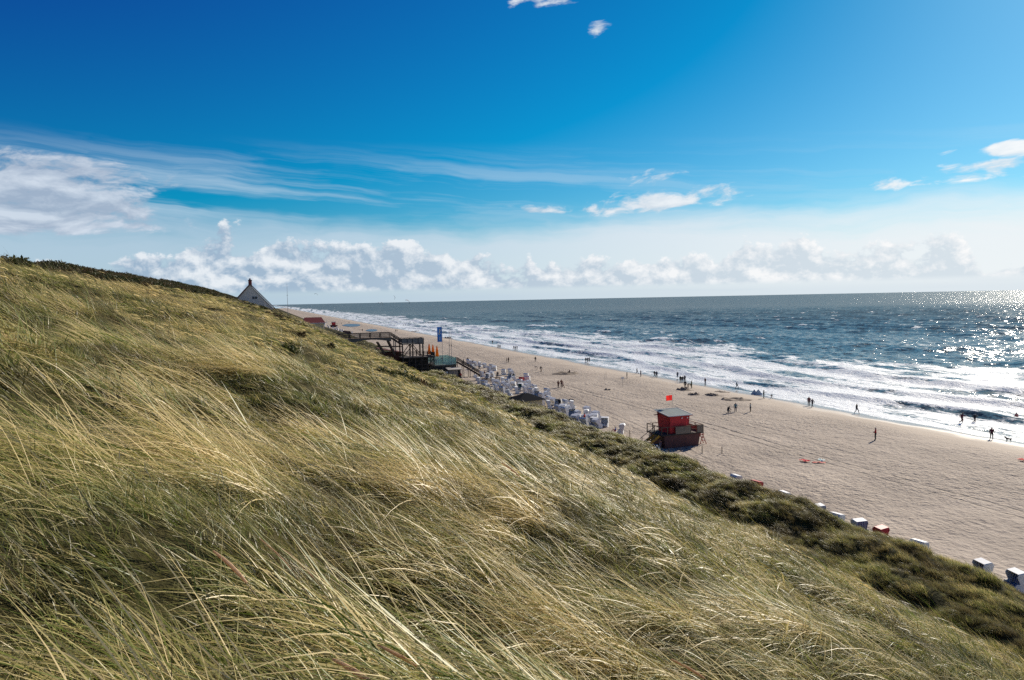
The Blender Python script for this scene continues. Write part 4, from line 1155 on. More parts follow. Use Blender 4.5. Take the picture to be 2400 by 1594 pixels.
# ------------------------------------------------------------------ small things on the beach
def mound(px, py, w, d, h, lab, seed):
    q = hit(px, py); n = 22; vs, fs = [], []
    for i in range(n):
        for j in range(n):
            x, y = (i / (n - 1) - .5) * 2, (j / (n - 1) - .5) * 2
            r = math.hypot(x, y); e = max(0, 1 - r ** 2)
            ring = math.exp(-((r - .62) / .2) ** 2)
            z = h * (ring * (.8 + 1.2 * float(pn(x * 2.2, y * 2.2, seed))) + .35 * float(pn(x * 6, y * 6, seed + 1))) * (1 if r < .95 else 0.2) * e ** .3 - .06
            vs.append((x * w / 2, y * d / 2, z))
    for i in range(n - 1):
        for j in range(n - 1): a = i * n + j; fs.append((a, a + 1, a + n + 1, a + n))
    me = bpy.data.meshes.new('sand_castle'); me.from_pydata(vs, [], fs); me.polygons.foreach_set('use_smooth', [True] * len(fs))
    o = link('sand_castle', me, DAMP); o.location = q; o.rotation_euler = (0, 0, HEAD + .3)
    tagged(o, lab, 'sand castle', 'dug sand castles')
DAMP = paint((.20, .155, .115), .95, .2, 3.0)
mound(1325, 876, 9.5, 7.0, .55, 'wide dark sand castle ring with a person sitting inside', 401)
mound(1601, 914, 3.4, 3.6, .6, 'dark sand pile at the feet of three people by the shore', 402)
mound(1626, 925, 3.0, 3.2, .45, 'small dug sand ring left of two larger rings', 403)
mound(1668, 927, 3.6, 3.6, .5, 'middle dug sand ring behind the lifeguard hut', 404)
mound(1717, 937, 6.5, 5.0, .5, 'broad dug sand ring right of the others, nearest the standing boys', 405)
mound(1688, 919, 3.4, 3.0, .3, 'faint low sand ring closest to the water', 406)
mound(1424, 914, 1.8, 2.2, .35, 'tiny sand heap alone on the dry beach', 407)
mound(1337, 938, 2.2, 2.4, .35, 'small sand heap next to the beach chairs', 408)
mound(1050, 793, 4.5, 6.0, 1.0, 'far pointed sand heap beyond the flagpoles', 409)
mound(973, 777, 8.0, 6.0, .6, 'far dark sand bank beyond the footbridge', 410)
# lagoon
def pool(px0, px1, py0, py1, lab):
    n = 40; pts = []
    for k in range(n):
        th = 2 * math.pi * k / n
        rr_ = 1 + .12 * float(pn(math.cos(th) * 1.5, math.sin(th) * 1.5, 91))
        q = hit((px0 + px1) / 2 + (px1 - px0) / 2 * math.cos(th) * rr_, (py0 + py1) / 2 + (py1 - py0) / 2 * math.sin(th) * rr_, 0.0)
        pts.append((q.x, q.y, 0.16))
    me = bpy.data.meshes.new('tidal_pool'); me.from_pydata(pts, [], [tuple(range(n))])
    link('tidal_pool', me, M_POOL, kind='structure')
m, nt, b, out = newmat('pool_water'); b.inputs['Base Color'].default_value = (.10, .17, .22, 1); b.inputs['Roughness'].default_value = .5; b.inputs['Specular IOR Level'].default_value = 0.25
M_POOL = m
pool(803, 845, 759.5, 766, ''); pool(858, 885, 772, 777.5, '')
# poles on the beach
q = hit(1459.5, 908)
p = thing('notice_pole', q, HEAD, 'slim pole with small board standing alone on mid beach', 'sign')
MB().tube([(0, 0, -.1), (0, 0, 2.4)], .035, 6).build('pole', STEEL, p); MB().box(-.3, .3, -.03, .03, 1.95, 2.4).build('board', WHITE, p)
for px, py, lab in ((1417.5, 893, 'left of two thin net posts on mid beach'), (1420.5, 888, 'right of two thin net posts on mid beach')):
    q = hit(px, py); o = MB().tube([(0, 0, -.1), (0, 0, 1.9)], .03, 6).build('net_post', STEEL); o.location = q; tagged(o, lab, 'post', 'net posts')
# towels / toys
def rag(px, py, w, d, c, lab, name='beach_towel', cat='towel', h=.12, seed=0):
    q = hit(px, py); n = 8; vs, fs = [], []
    for i in range(n):
        for j in range(n):
            x, y = i / (n - 1) - .5, j / (n - 1) - .5
            vs.append((x * w, y * d, .07 + h * (0.5 + float(pn(x * 5, y * 5, 120 + seed)))))
    for i in range(n - 1):
        for j in range(n - 1): a = i * n + j; fs.append((a, a + 1, a + n + 1, a + n))
    me = bpy.data.meshes.new(name); me.from_pydata(vs, [], fs); me.polygons.foreach_set('use_smooth', [True] * len(fs))
    o = link(name, me, paint(c, .8, .1)); o.location = q; o.rotation_euler = (0, 0, HEAD + .6 + seed); tagged(o, lab, cat)
rag(1886, 1083, 1.2, .8, (.6, .04, .05), 'crumpled red towel lying on the open sand', seed=1, h=.3)
rag(1919, 1086, 1.5, .5, (.6, .12, .09), 'flat reddish strip of cloth next to the white and turquoise towel', seed=2)
rag(1924, 1082, .8, .7, (.55, .68, .66), 'crumpled white and turquoise towel on the open sand', seed=3, h=.3)
rag(2397, 1081, .9, .8, (.6, .05, .05), 'red towel at the far right edge of the beach', seed=4, h=.3)
# two small beach shelters near the water
for px, py, k, lab in ((1768, 924, 1.0, 'left one of two tiny grey beach shelters by the water'), (1777, 925, 1.15, 'right and taller of two tiny grey beach shelters by the water')):
    q = hit(px, py); p = thing('beach_shelter', q, HEAD + 2.5 * k, lab, 'shelter', 'tiny beach shelters')
    MB().poly([(-.7 * k, -.5, 0), (.7 * k, -.5, 0), (.7 * k, .6, 0), (-.7 * k, .6, 0), (-.1, .1, .95 * k), (.1, .1, .95 * k)], [(0, 1, 5, 4), (1, 2, 5), (3, 0, 4), (2, 3, 4, 5)]).build('canopy', paint((.45, .50, .52), .6, .08), p)
    MB().beam((-.1, .1, .97 * k), (.1, .1, .97 * k), .04).build('ridge', DARK, p)
# kites over the water far off
def kite(px, py, dist, c, lab, size=5.0, tilt=.5):
    d = ray(px, py).normalized(); loc = Vector((0, 0, CAMZ)) + d * dist
    p = thing('kite', loc, 0.4, lab, 'kite', 'surf kites over the sea')
    vs, fs = [], []
    for k in range(13):
        th = (k / 12 - .5) * 2.4; w = .9 * math.cos(th * .62) + .12
        vs += [(size * .55 * math.sin(th), -w * .5, size * .5 * math.cos(th)), (size * .55 * math.sin(th), w * .5, size * .5 * math.cos(th) + .15)]
        if k: fs.append((2 * k - 2, 2 * k - 1, 2 * k + 1, 2 * k))
    me = bpy.data.meshes.new('sail'); me.from_pydata(vs, [], fs)
    o = link('sail', me, paint(c, .6, .05, trans=.3), p); o.rotation_euler = (.3, tilt, 0)
    m = MB(); m.tube([Vector(vs[2 * k]) + (Vector(vs[2 * k + 1]) - Vector(vs[2 * k])) * 0 for k in range(13)], .16, 6)
    e = m.build('leading_edge', DARK, p); e.rotation_euler = (.3, tilt, 0)
kite(953, 709.5, 900, (.62, .05, .05), 'red surf kite just above the horizon', 6.5, .7)
kite(921.5, 698, 1000, (.03, .04, .09), 'dark surf kite highest above the horizon', 5.0, 1.4)
kite(888, 714, 1100, (.75, .75, .75), 'white surf kite low over the waves', 6.0, .4)
kite(893, 713, 1100, (.05, .07, .12), 'dark surf kite low beside the white one', 5.5, 1.0)
kite(740, 692.5, 1500, (.35, .40, .46), 'faint grey kite in the far sky near the mast', 7.5, .3)

# ------------------------------------------------------------------ hooded beach chairs
def chair_proto(cush, hood_c, name='beach_chair', shut=False, recline=False):
    g = thing(name, (0, 0, -500), 0, 'x', 'beach chair')
    white = paint(hood_c, .55, .08, 5.0)
    # lower box open to the front (+y is the front)
    for sx in (-1, 1):
        MB().prism([(-.42, .0), (.48, .0), (.48, .50), (.30, .72), (-.42, .72)], -.03, .03).build('side_panel', white, g).location = (sx * .60, 0, 0)
        g.children[-1].rotation_euler = (0, 0, R(90))
    MB().box(-.57, .57, -.44, -.40, .02, .72).build('back_panel', white, g)
    MB().box(-.57, .57, -.38, .46, .34, .40).build('seat', white, g)
    MB().box(-.55, .55, -.30, .44, .405, .50).build('cushion', cush, g)
    MB().box(-.57, .57, .42, .46, .05, .34).build('front_board', white, g)
    # tilted hood
    hood = MB()
    prof = [(-.44, .62), (-.70, 1.42), (-.52, 1.64), (.16, 1.52), (.26, 1.30), (.02, .72)]
    if recline: prof = [(-.44, .62), (-1.02, 1.12), (-.94, 1.40), (-.30, 1.62), (-.10, 1.50), (.02, .74)]
    for sx in (-1, 1):
        o = MB().prism(prof, -.025, .025).build('hood_side', white, g); o.location = (sx * .625, 0, 0); o.rotation_euler = (0, 0, R(90))
    def sheet(a, b, nm, mt, th=.04):
        (ya, za), (yb, zb) = a, b
        d = Vector((0, yb - ya, zb - za)).normalized(); n = Vector((0, -d.z, d.y)) * th
        m = MB(); A = [Vector((-.60, ya, za)), Vector((.60, ya, za)), Vector((.60, yb, zb)), Vector((-.60, yb, zb))]
        m.hexa(A, [p + n for p in A]); return m.build(nm, mt, g)
    sheet(prof[0], prof[1], 'hood_back', white); sheet(prof[1], prof[2], 'hood_edge', white); sheet(prof[2], prof[3], 'hood_top', white)
    sheet((-.36, .66), (-.88, 1.12) if recline else (-.56, 1.36), 'back_cushion', cush, -.10)
    if shut:
        sheet(prof[3], (.10, .55), 'shutter', cush, .03)
    for sx in (-1, 1):
        o = MB().box(-.07, .07, -.36, .40, -.04, .02).build('skid', white, g); o.location = (sx * .5, 0, 0)
    MB().box(-.25, .25, .50, .80, .22, .30).build('footrest', white, g)
    return g
def stripes(c0, c1, n):
    m, nt, b, out = newmat('striped_cloth')
    tc = nt.nodes.new('ShaderNodeTexCoord'); sp = nt.nodes.new('ShaderNodeSeparateXYZ'); nt.links.new(tc.outputs['Object'], sp.inputs[0])
    x = E(nt, sp.outputs[0]) * n; f = x._m('FRACT', x)
    nt.links.new(mixc(nt, f.ss(0.62, 0.68), c0, c1), b.inputs['Base Color']); b.inputs['Roughness'].default_value = .85
    return m
CU_B = stripes((.025, .06, .22), (.6, .62, .64), 5.0); CU_T = paint((.01, .10, .12), .8, .1); CU_R = paint((.5, .03, .04), .8, .1); CU_G = paint((.40, .45, .50), .8, .1)
WH = (.82, .81, .79)
protoC = {'l': chair_proto(CU_G, WH, recline=True), 'b': chair_proto(CU_B, WH), 't': chair_proto(CU_T, WH), 'g': chair_proto(CU_G, WH),
          'R': chair_proto(CU_R, (.55, .05, .05), shut=True), 'B': chair_proto(CU_B, (.70, .72, .74), shut=True)}
_pu = set()
def place_chair(kind, loc, rz, label, group):
    if kind in _pu: o = copy_tree(protoC[kind])
    else: o = protoC[kind]; _pu.add(kind)
    o.location = loc; o.rotation_euler = (0, 0, rz); o.scale = (.92, .92, .92); o['label'] = label; o['category'] = 'beach chair'; o['group'] = group
    return o
c2 = [(580,290),(680,320),(740,330),(810,345),(900,365),(940,385),(870,400),(910,470),(1065,440),(1160,430),(1190,455),(1145,510),(1375,500),(1400,540),
      (730,560),(815,600),(930,575),(990,592),(960,660),(880,660),(820,650),(1060,560),(1085,620),(1150,650),(1050,700),(1150,740),(1205,620),(1290,585),
      (1290,650),(1365,690),(1250,700),(1410,650),(1500,670),(1525,715),(1520,770),(1600,790),(1670,720),(1685,765),(1700,840),(1600,860),(1760,860),(1690,905),
      (650,365),(770,470),(840,500),(1230,540),(1120,585),(1350,610),(1450,720),(1430,600),(620,310),(790,600),(700,520)]
c3 = [(40,300),(160,300),(250,320),(120,365),(230,390),(150,415),(240,455),(350,460),(330,510),(470,400),(455,520),(520,520),(555,505),(595,470),(600,585),(690,570),(60,385),(300,520),(410,570),(540,575)]
pts = [(1000 + x / 5.895, 800 + (y + 22) / 5.895) for x, y in c2] + [(1300 + x / 5.895, 900 + (y + 22) / 5.895) for x, y in c3]
GRP = 'white hooded beach chairs crowded at the dune foot'
cr = random.Random(4)
LIN = {'l': 'tilted back', 'g': 'grey lined', 'b': 'blue lined', 't': 'green lined', 'B': 'closed blue fronted'}
ORD = ['leftmost', 'second', 'third', 'fourth', 'fifth', 'sixth', 'seventh', 'eighth', 'ninth', 'tenth', 'eleventh', 'twelfth'] + ['%dth' % k for k in range(13, 60)]
_cnt = {}
for i, (px, py) in enumerate(sorted(pts)):
    q = hit(px, py); s_, t_ = st(q.x, q.y)
    base = cr.choice([R(-60), R(-25), R(-95), R(150), R(-60), R(-45)])
    kind = cr.choice(['l', 'l', 'l', 'g', 'g', 'b', 't', 'B' if cr.random() < .3 else 'l'])
    where = 'between timber stairs and black roofed hut' if px < 1225 else ('between black roofed hut and dark walker' if px < 1312 else 'right of the dark walker')
    k = _cnt[(kind, where)] = _cnt.get((kind, where), -1) + 1
    place_chair(kind, Vector((q.x, q.y, float(sand_base(s_, t_)) + .04)), base + cr.uniform(-.3, .3), LIN[kind] + ' white beach chair, ' + ORD[k] + (' ' if k == 0 else ' from left ') + where, GRP)
def chair_at(kind, px, py, rz, label, group='single beach chairs along the dune foot'):
    q = hit(px, py); s_, t_ = st(q.x, q.y)
    return place_chair(kind, Vector((q.x, q.y, float(sand_base(s_, t_)) + .04)), rz, label, group)
chair_at('b', 1455, 1017, R(75), 'lone white beach chair with blue lining left of the lifeguard hut')
chair_at('R', 1224, 898, R(-40), 'red covered beach chair tipped back at the edge of the white crowd')
chair_at('t', 1371, 981, R(80), 'white beach chair with dark green lining above the person in red')
# those that look out over the foredune, from left to right
def row_chair(kind, px, off, rz, label):
    # column px on the line just behind the foredune
    d = ray(px, 900); k = 46.1 + off
    f = k / (d.x * V[0] + d.y * V[1]); x, y = d.x * f, d.y * f; s_, t_ = st(x, y)
    place_chair(kind, Vector((x, y, float(sand_base(s_, t_)) + .02)), rz, label, 'single beach chairs along the dune foot').scale = (.86, .86, .84)
row_chair('g', 1728, 0.6, R(-70), 'pale beach chair top just showing over the grass, first right of the hut')
row_chair('R', 1776, 1.0, R(-60), 'red beach chair just showing over the grass near the hut')
row_chair('g', 1842, 0.8, R(-75), 'white chair top over the grass between red and blue edged chairs')
row_chair('B', 1922, 0.4, R(-160), 'blue edged pale beach chair over the grass, left of a white one')
row_chair('g', 1966, 0.2, R(-60), 'white beach chair roof slanting over the grass between two blue edged chairs')
row_chair('B', 2020, 0.4, R(-165), 'blue edged pale beach chair next to the closed red one')
row_chair('R', 2073, 0.6, R(-150), 'closed red beach chair peeking over the dark foredune')
row_chair('g', 2162, 0.8, R(-60), 'white chair edge behind the foredune knob at the right')
row_chair('b', 2305, 0.9, R(95), 'white beach chair with striped blue front, second from right edge')
row_chair('b', 2386, 1.3, R(95), 'white beach chair with blue lining at the right edge')
# far ones by the distant hut
far = [(757,757),(762,761),(768,765),(771,769),(766,757),(775,765),(781,770),(789,770),(792,774),(797,776),(800,779),(803,777),(812,781),(826,783),(760,764),(786,774)]
for i, (px, py) in enumerate(sorted(far)):
    q = hit(px, py); place_chair(cr.choice('gggb'), Vector((q.x, q.y, .05)), cr.uniform(-2, 1), ORD[i] + (' of' if i == 0 else ' from left of') + ' the tiny far white chairs by the distant red hut', 'far beach chairs by the distant hut')
q = hit(812, 781)
o = MB().prism([(-3.2, 0), (3.2, 0), (2.6, 1.3), (-1.8, 1.9)], -1.2, 1.2).build('tarpaulin_heap', paint((.11, .07, .065), .9)); o.location = q; o.rotation_euler = (0, 0, HEAD)
tagged(o, 'far dark brown covered heap on the beach above the footbridge rail', 'heap')

# ------------------------------------------------------------------ people
def body_mesh(pose, name):
    """joints in metres, facing +y, grown with a skin; returns a mesh with 5 material slots"""
    J = {'pel': (0, 0, .95), 'bel': (0, 0, 1.10), 'che': (0, 0, 1.30), 'nec': (0, 0, 1.48), 'hea': (0, .01, 1.60), 'top': (0, 0, 1.73),
         'sl': (-.18, 0, 1.42), 'el': (-.25, -.02, 1.14), 'wl': (-.27, .06, .90), 'hl': (-.27, .09, .80),
         'sr': (.18, 0, 1.42), 'er': (.25, -.02, 1.14), 'wr': (.27, .06, .90), 'hr': (.27, .09, .80),
         'tl': (-.10, 0, .90), 'kl': (-.11, .02, .50), 'al': (-.11, -.02, .09), 'fl': (-.12, .15, .04),
         'tr': (.10, 0, .90), 'kr': (.11, .02, .50), 'ar': (.11, -.02, .09), 'fr': (.12, .15, .04)}
    J.update(pose)
    order = list(J); ix = {k: i for i, k in enumerate(order)}
    ed = [('pel', 'bel'), ('bel', 'che'), ('che', 'nec'), ('nec', 'hea'), ('hea', 'top'), ('che', 'sl'), ('sl', 'el'), ('el', 'wl'), ('wl', 'hl'),
          ('che', 'sr'), ('sr', 'er'), ('er', 'wr'), ('wr', 'hr'), ('pel', 'tl'), ('tl', 'kl'), ('kl', 'al'), ('al', 'fl'), ('pel', 'tr'), ('tr', 'kr'), ('kr', 'ar'), ('ar', 'fr')]
    rad = {'pel': (.16, .12), 'bel': (.15, .11), 'che': (.18, .13), 'nec': (.06, .06), 'hea': (.10, .115), 'top': (.075, .085), 'sl': (.075, .075), 'sr': (.075, .075),
           'el': (.052, .052), 'er': (.052, .052), 'wl': (.038, .038), 'wr': (.038, .038), 'hl': (.045, .03), 'hr': (.045, .03), 'tl': (.105, .105), 'tr': (.105, .105),
           'kl': (.068, .068), 'kr': (.068, .068), 'al': (.05, .05), 'ar': (.05, .05), 'fl': (.045, .04), 'fr': (.045, .04)}
    me = bpy.data.meshes.new(name); me.from_pydata([J[k] for k in order], [(ix[a], ix[b]) for a, b in ed], [])
    o = bpy.data.objects.new('tmp', me); COL.objects.link(o)
    md = o.modifiers.new('s', 'SKIN'); md.use_smooth_shade = True
    for k in order:
        sv = me.skin_vertices[0].data[ix[k]]; sv.radius = rad[k]; sv.use_root = (k == 'pel')
    ss = o.modifiers.new('d', 'SUBSURF'); ss.levels = 2; ss.render_levels = 2
    dg = bpy.context.evaluated_depsgraph_get(); ev = o.evaluated_get(dg)
    out = bpy.data.meshes.new_from_object(ev); out.name = name
    bpy.data.objects.remove(o); bpy.data.meshes.remove(me)
    for k in range(5): out.materials.append(None)
    # which piece of clothing: by the nearest bone
    bones = [(a, b) for a, b in ed]; A = np.array([J[a] for a, b in bones]); B = np.array([J[b] for a, b in bones])
    kind = []
    for a, b in bones:
        if 'hea' in (a, b) and 'nec' in (a, b): kind.append(0)
        elif b == 'top': kind.append(3)
        elif b in ('hl', 'hr'): kind.append(0)
        elif b in ('fl', 'fr'): kind.append(4)
        elif b in ('tl', 'tr', 'kl', 'kr', 'al', 'ar'): kind.append(2)
        else: kind.append(1)
    hp = np.array(J['hea']); hf = np.array(J['top']) - hp
    for p in out.polygons:
        c = np.array(p.center); d = B - A; tt = np.clip(((c - A) * d).sum(1) / (d * d).sum(1), 0, 1)
        i = int(np.argmin(np.linalg.norm(A + d * tt[:, None] - c, axis=1))); k = kind[i]
        if k in (0, 3) and bones[i][0] in ('nec', 'hea'):          # hair over the back and top of the head
            rel = c - hp; k = 3 if (rel[2] > .055 or (rel[1] < -.02 and rel[2] > -.09)) else 0
        p.material_index = k; p.use_smooth = True
    # a nose and brow line on the head
    return out
POSES = {
 'stand': {},
 'stand2': {'wl': (-.20, .20, 1.06), 'hl': (-.14, .28, 1.10), 'wr': (.20, .20, 1.06), 'hr': (.14, .28, 1.10), 'kl': (-.13, .04, .50), 'al': (-.15, .0, .09), 'fl': (-.17, .16, .04)},
 'point': {'er': (.36, .16, 1.30), 'wr': (.42, .40, 1.40), 'hr': (.43, .48, 1.42)},
 'walk': {'kl': (-.10, .22, .54), 'al': (-.10, .30, .12), 'fl': (-.11, .46, .08), 'kr': (.10, -.06, .50), 'ar': (.10, -.34, .16), 'fr': (.11, -.26, .04),
          'el': (-.25, -.18, 1.17), 'wl': (-.26, -.20, .94), 'hl': (-.26, -.18, .85), 'er': (.25, .12, 1.16), 'wr': (.26, .28, .98), 'hr': (.26, .33, .91)},
 'run': {'pel': (0, 0, .96), 'che': (0, .10, 1.30), 'nec': (0, .14, 1.47), 'hea': (0, .18, 1.59), 'top': (0, .18, 1.72), 'sl': (-.18, .10, 1.41), 'sr': (.18, .10, 1.41),
         'kl': (-.10, .32, .66), 'al': (-.10, .22, .28), 'fl': (-.11, .38, .24), 'kr': (.10, -.14, .52), 'ar': (.10, -.52, .38), 'fr': (.10, -.50, .26),
         'el': (-.27, -.12, 1.20), 'wl': (-.24, .06, 1.06), 'hl': (-.22, .14, 1.06), 'er': (.27, .24, 1.20), 'wr': (.20, .42, 1.28), 'hr': (.18, .50, 1.32)},
 'bend': {'bel': (0, .12, 1.05), 'che': (0, .36, 1.06), 'nec': (0, .52, 1.02), 'hea': (0, .62, .97), 'top': (0, .72, .93), 'sl': (-.18, .42, 1.02), 'sr': (.18, .42, 1.02),
          'el': (-.22, .48, .74), 'wl': (-.20, .52, .48), 'hl': (-.19, .54, .38), 'er': (.22, .48, .74), 'wr': (.20, .54, .48), 'hr': (.19, .58, .38)},
 'sit': {'pel': (0, 0, .16), 'bel': (0, .02, .32), 'che': (0, .04, .52), 'nec': (0, .08, .70), 'hea': (0, .10, .82), 'top': (0, .10, .95), 'sl': (-.18, .05, .64), 'sr': (.18, .05, .64),
         'el': (-.27, .10, .38), 'wl': (-.20, .30, .38), 'hl': (-.16, .38, .40), 'er': (.27, .10, .38), 'wr': (.20, .30, .38), 'hr': (.16, .38, .40),
         'tl': (-.10, .06, .14), 'kl': (-.14, .42, .42), 'al': (-.13, .68, .08), 'fl': (-.14, .84, .05), 'tr': (.10, .06, .14), 'kr': (.14, .42, .42), 'ar': (.13, .68, .08), 'fr': (.14, .84, .05)},
 'kneel': {'pel': (0, 0, .48), 'bel': (0, .06, .62), 'che': (0, .14, .82), 'nec': (0, .22, .98), 'hea': (0, .27, 1.09), 'top': (0, .29, 1.21), 'sl': (-.18, .16, .94), 'sr': (.18, .16, .94),
           'el': (-.24, .30, .70), 'wl': (-.18, .48, .52), 'hl': (-.15, .54, .44), 'er': (.24, .30, .70), 'wr': (.18, .48, .52), 'hr': (.15, .54, .44),
           'tl': (-.10, .04, .44), 'kl': (-.13, .32, .08), 'al': (-.12, -.08, .07), 'fl': (-.12, -.24, .05), 'tr': (.10, .04, .44), 'kr': (.13, .34, .42), 'ar': (.12, .32, .09), 'fr': (.12, .48, .04)},
}
BODY = {k: body_mesh(v, 'person_' + k) for k, v in POSES.items()}
SKIN = [paint((.45, .27, .19), .5, .05), paint((.36, .21, .14), .5, .05)]
HAIR = [paint((.035, .025, .02), .7, .1), paint((.12, .08, .04), .7, .1), paint((.22, .17, .10), .7, .1), paint((.28, .27, .26), .7, .1)]
def cl(c): return paint(c, .85, .1, 8.0)
BLK, NAVY, GRY, RED, GRN, TEA, BRN, WHT, PNK, JEAN = (.02, .02, .022), (.025, .035, .075), (.12, .12, .13), (.42, .025, .03), (.05, .07, .045), (.10, .24, .28), (.10, .065, .04), (.6, .6, .6), (.45, .12, .15), (.05, .075, .14)
pr = random.Random(11)
def person(px, py, pose, face, topc, legc, label, group, h=1.74, zoff=None):
    q = hit(px, py) if zoff is None else hit(px, py, zoff)
    s_, t_ = st(q.x, q.y)
    z = (float(sand_z(s_, t_)) if zoff is None else zoff)
    return person_at(Vector((q.x, q.y, z)), pose, face, topc, legc, label, group, h)
def person_at(loc, pose, face, topc, legc, label, group, h=1.74):
    o = bpy.data.objects.new('person', BODY[pose]); COL.objects.link(o)
    o.location = loc; o.rotation_euler = (0, 0, R(face)); k = h / 1.74; o.scale = (k * 1.14, k * 1.14, k)
    mats = [pr.choice(SKIN), cl(topc), cl(legc), pr.choice(HAIR), cl(BLK)]
    for i, m in enumerate(mats): o.material_slots[i].link = 'OBJECT'; o.material_slots[i].material = m
    tagged(o, label, 'person', group)
    return o
G1, G2, G3, G4 = 'people along the waterline', 'people on the open sand', 'people among the beach chairs', 'far people on the beach'
# face: degrees, 0 looks away from the camera (+y), 90 left, -90 right, 180 to the camera
person(2052, 1032, 'stand2', 60, RED, (.03, .035, .03), 'man in red jacket standing alone mid beach with long shadow', G2, 1.80)
person(2008, 969, 'walk', -150, BLK, NAVY, 'lone dark walker near the water between the couple and the runners', G1)
person(1896, 952, 'stand', 170, (.16, .02, .03), BLK, 'taller of a close couple at the water edge, dark red coat', G1, 1.84)
person(1904, 955, 'walk', 120, GRY, BLK, 'shorter of a close couple at the water edge, grey coat', G1, 1.66)
person(1790, 934.5, 'point', -100, GRN, BLK, 'person in dark clothes raising an arm beside the two tiny shelters', G1, 1.82)
person(1808.5, 935, 'walk', 90, BRN, (.3, .18, .13), 'small child right of the person beside the shelters', G1, 1.05)
person(1727, 911, 'walk', -120, (.05, .14, .16), NAVY, 'slim person wading alone right of the big group', G1, 1.7)
person(1706, 969, 'kneel', -60, BLK, GRY, 'person in black kneeling in the sand behind the lifeguard hut', G2, 1.8)
person(1724, 965.5, 'stand', 150, TEA, NAVY, 'youth in pale teal shirt next to the kneeling person', G2, 1.62)
person(1759, 966, 'stand', 60, (.35, .36, .34), BLK, 'youth in grey top standing apart right of the kneeling person', G2, 1.62)
person(2254, 994, 'run', -75, (.12, .03, .04), (.10, .04, .04), 'taller runner splashing through the shallow water', G1, 1.86)
person(2284, 993, 'run', -70, BLK, (.10, .05, .05), 'shorter runner ahead in the shallow water', G1, 1.64)
person(2382, 990, 'stand', 0, (.40, .14, .13), (.2, .08, .08), 'bather standing waist deep in the surf at the right', G1, 1.7, zoff=-1.7)
person(2324, 1030, 'walk', 150, (.10, .02, .03), BLK, 'walker in dark red with a dog at the right', G1, 1.74)
person(1469.5, 887, 'stand', 80, GRN, BLK, 'stocky person in dark green standing left of a spread-out pair', G1)
person(1493, 877, 'walk', -120, BLK, NAVY, 'left of a spread-out pair at the water, all dark', G1)
person(1502, 883, 'stand', 100, GRY, JEAN, 'right of a spread-out pair at the water, in grey', G1)
person(1534, 884, 'walk', -60, BLK, BLK, 'left of a close pair walking at the water edge', G1, 1.7)
person(1539, 885.5, 'stand', 0, NAVY, BLK, 'right of a close pair walking at the water edge', G1, 1.8)
person(1588, 886, 'stand', 30, GRY, NAVY, 'person nearest the water at the left of the big group', G1, 1.7)
person(1595, 897, 'stand', -30, GRN, BLK, 'left of three people standing shoulder to shoulder in the big group', G1)
person(1599.8, 897.5, 'stand', 180, BLK, JEAN, 'middle of three people standing shoulder to shoulder in the big group', G1, 1.7)
person(1605, 896, 'stand2', 140, NAVY, BLK, 'right of three people standing shoulder to shoulder in the big group', G1, 1.8)
person(1606, 910.5, 'stand', 0, BLK, BLK, 'dark figure at the left by the sand pile', G1, 1.8)
person(1612.5, 910, 'bend', -80, (.13, .14, .08), BRN, 'person bending over the sand pile in olive', G1)
person(1621, 910.5, 'stand', 60, (.10, .11, .05), GRN, 'figure in olive at the right of the sand pile', G1, 1.8)
person(1653, 902, 'stand', 110, (.20, .13, .10), JEAN, 'lone person at the waterline right of the big group', G1, 1.72)
for i, (px, py, c, lab) in enumerate(((1373, 850, BLK, 'left'), (1377.3, 849.8, NAVY, 'middle'), (1381.3, 849.2, GRY, 'right'))):
    person(px, py, ('stand', 'walk', 'stand2')[i], -20 * i, c, BLK, lab + ' of three dark figures close together at the white surf edge', G1)
for i, (px, py, c, lab) in enumerate(((1204.3, 820, BLK, 'left'), (1208, 820.3, NAVY, 'middle'), (1212, 819.5, GRY, 'right'))):
    person(px, py, ('walk', 'stand', 'walk')[i], 30, c, BLK, lab + ' of three far walkers in a row by the waterline', G4)
person(1167.6, 817, 'walk', 20, BLK, BLK, 'left of two far walkers left of the row of three', G4); person(1172, 817, 'stand', 20, GRY, BLK, 'right of two far walkers left of the row of three', G4)
person(1154.5, 806, 'walk', 0, BRN, BLK, 'lone far walker on wet sand above the two walkers', G4)
person(1188, 851, 'stand', 90, BRN, GRY, 'left of a pair standing on dry sand behind the chairs', G2); person(1191.8, 850, 'stand', -60, (.09, .05, .04), BLK, 'right of a pair standing on dry sand behind the chairs', G2, 1.85)
person(1255, 848, 'stand', 10, BLK, GRY, 'lone upright person on dry sand right of the pair', G2)
person(1259, 867, 'bend', 90, (.22, .18, .15), (.2, .15, .12), 'bather bending down left of a walking one', G2); person(1268, 872.5, 'walk', -40, (.17, .13, .10), BRN, 'walking person right of the bending one', G2, 1.8)
person(1335.5, 874, 'sit', 120, (.24, .11, .09), BRN, 'person sitting inside the wide sand castle ring', G2)
person(1308.5, 909, 'stand', -50, (.24, .12, .09), (.10, .05, .04), 'left of three bathers walking on dry sand', G2, 1.76)
person(1316, 908, 'walk', 140, (.22, .11, .08), (.09, .05, .05), 'middle of three bathers walking on dry sand', G2, 1.86); person(1319.5, 910.5, 'walk', -120, (.28, .15, .12), (.13, .07, .06), 'right of three bathers walking on dry sand', G2, 1.6)
person(1312, 956, 'stand', 150, BLK, BLK, 'lone dark walker among the white chairs', G3)
person(1203.5, 892, 'stand', 30, (.015, .03, .02), (.015, .02, .018), 'bulky person in blackish green among the chairs left of the red one', G3, 1.9)
person(1164.5, 890, 'stand', 90, BLK, NAVY, 'dark person among the chairs in the middle of the crowd', G3); person(1166.5, 884, 'stand', 0, NAVY, BLK, 'person behind the dark one in the middle of the chair crowd', G3, 1.6)
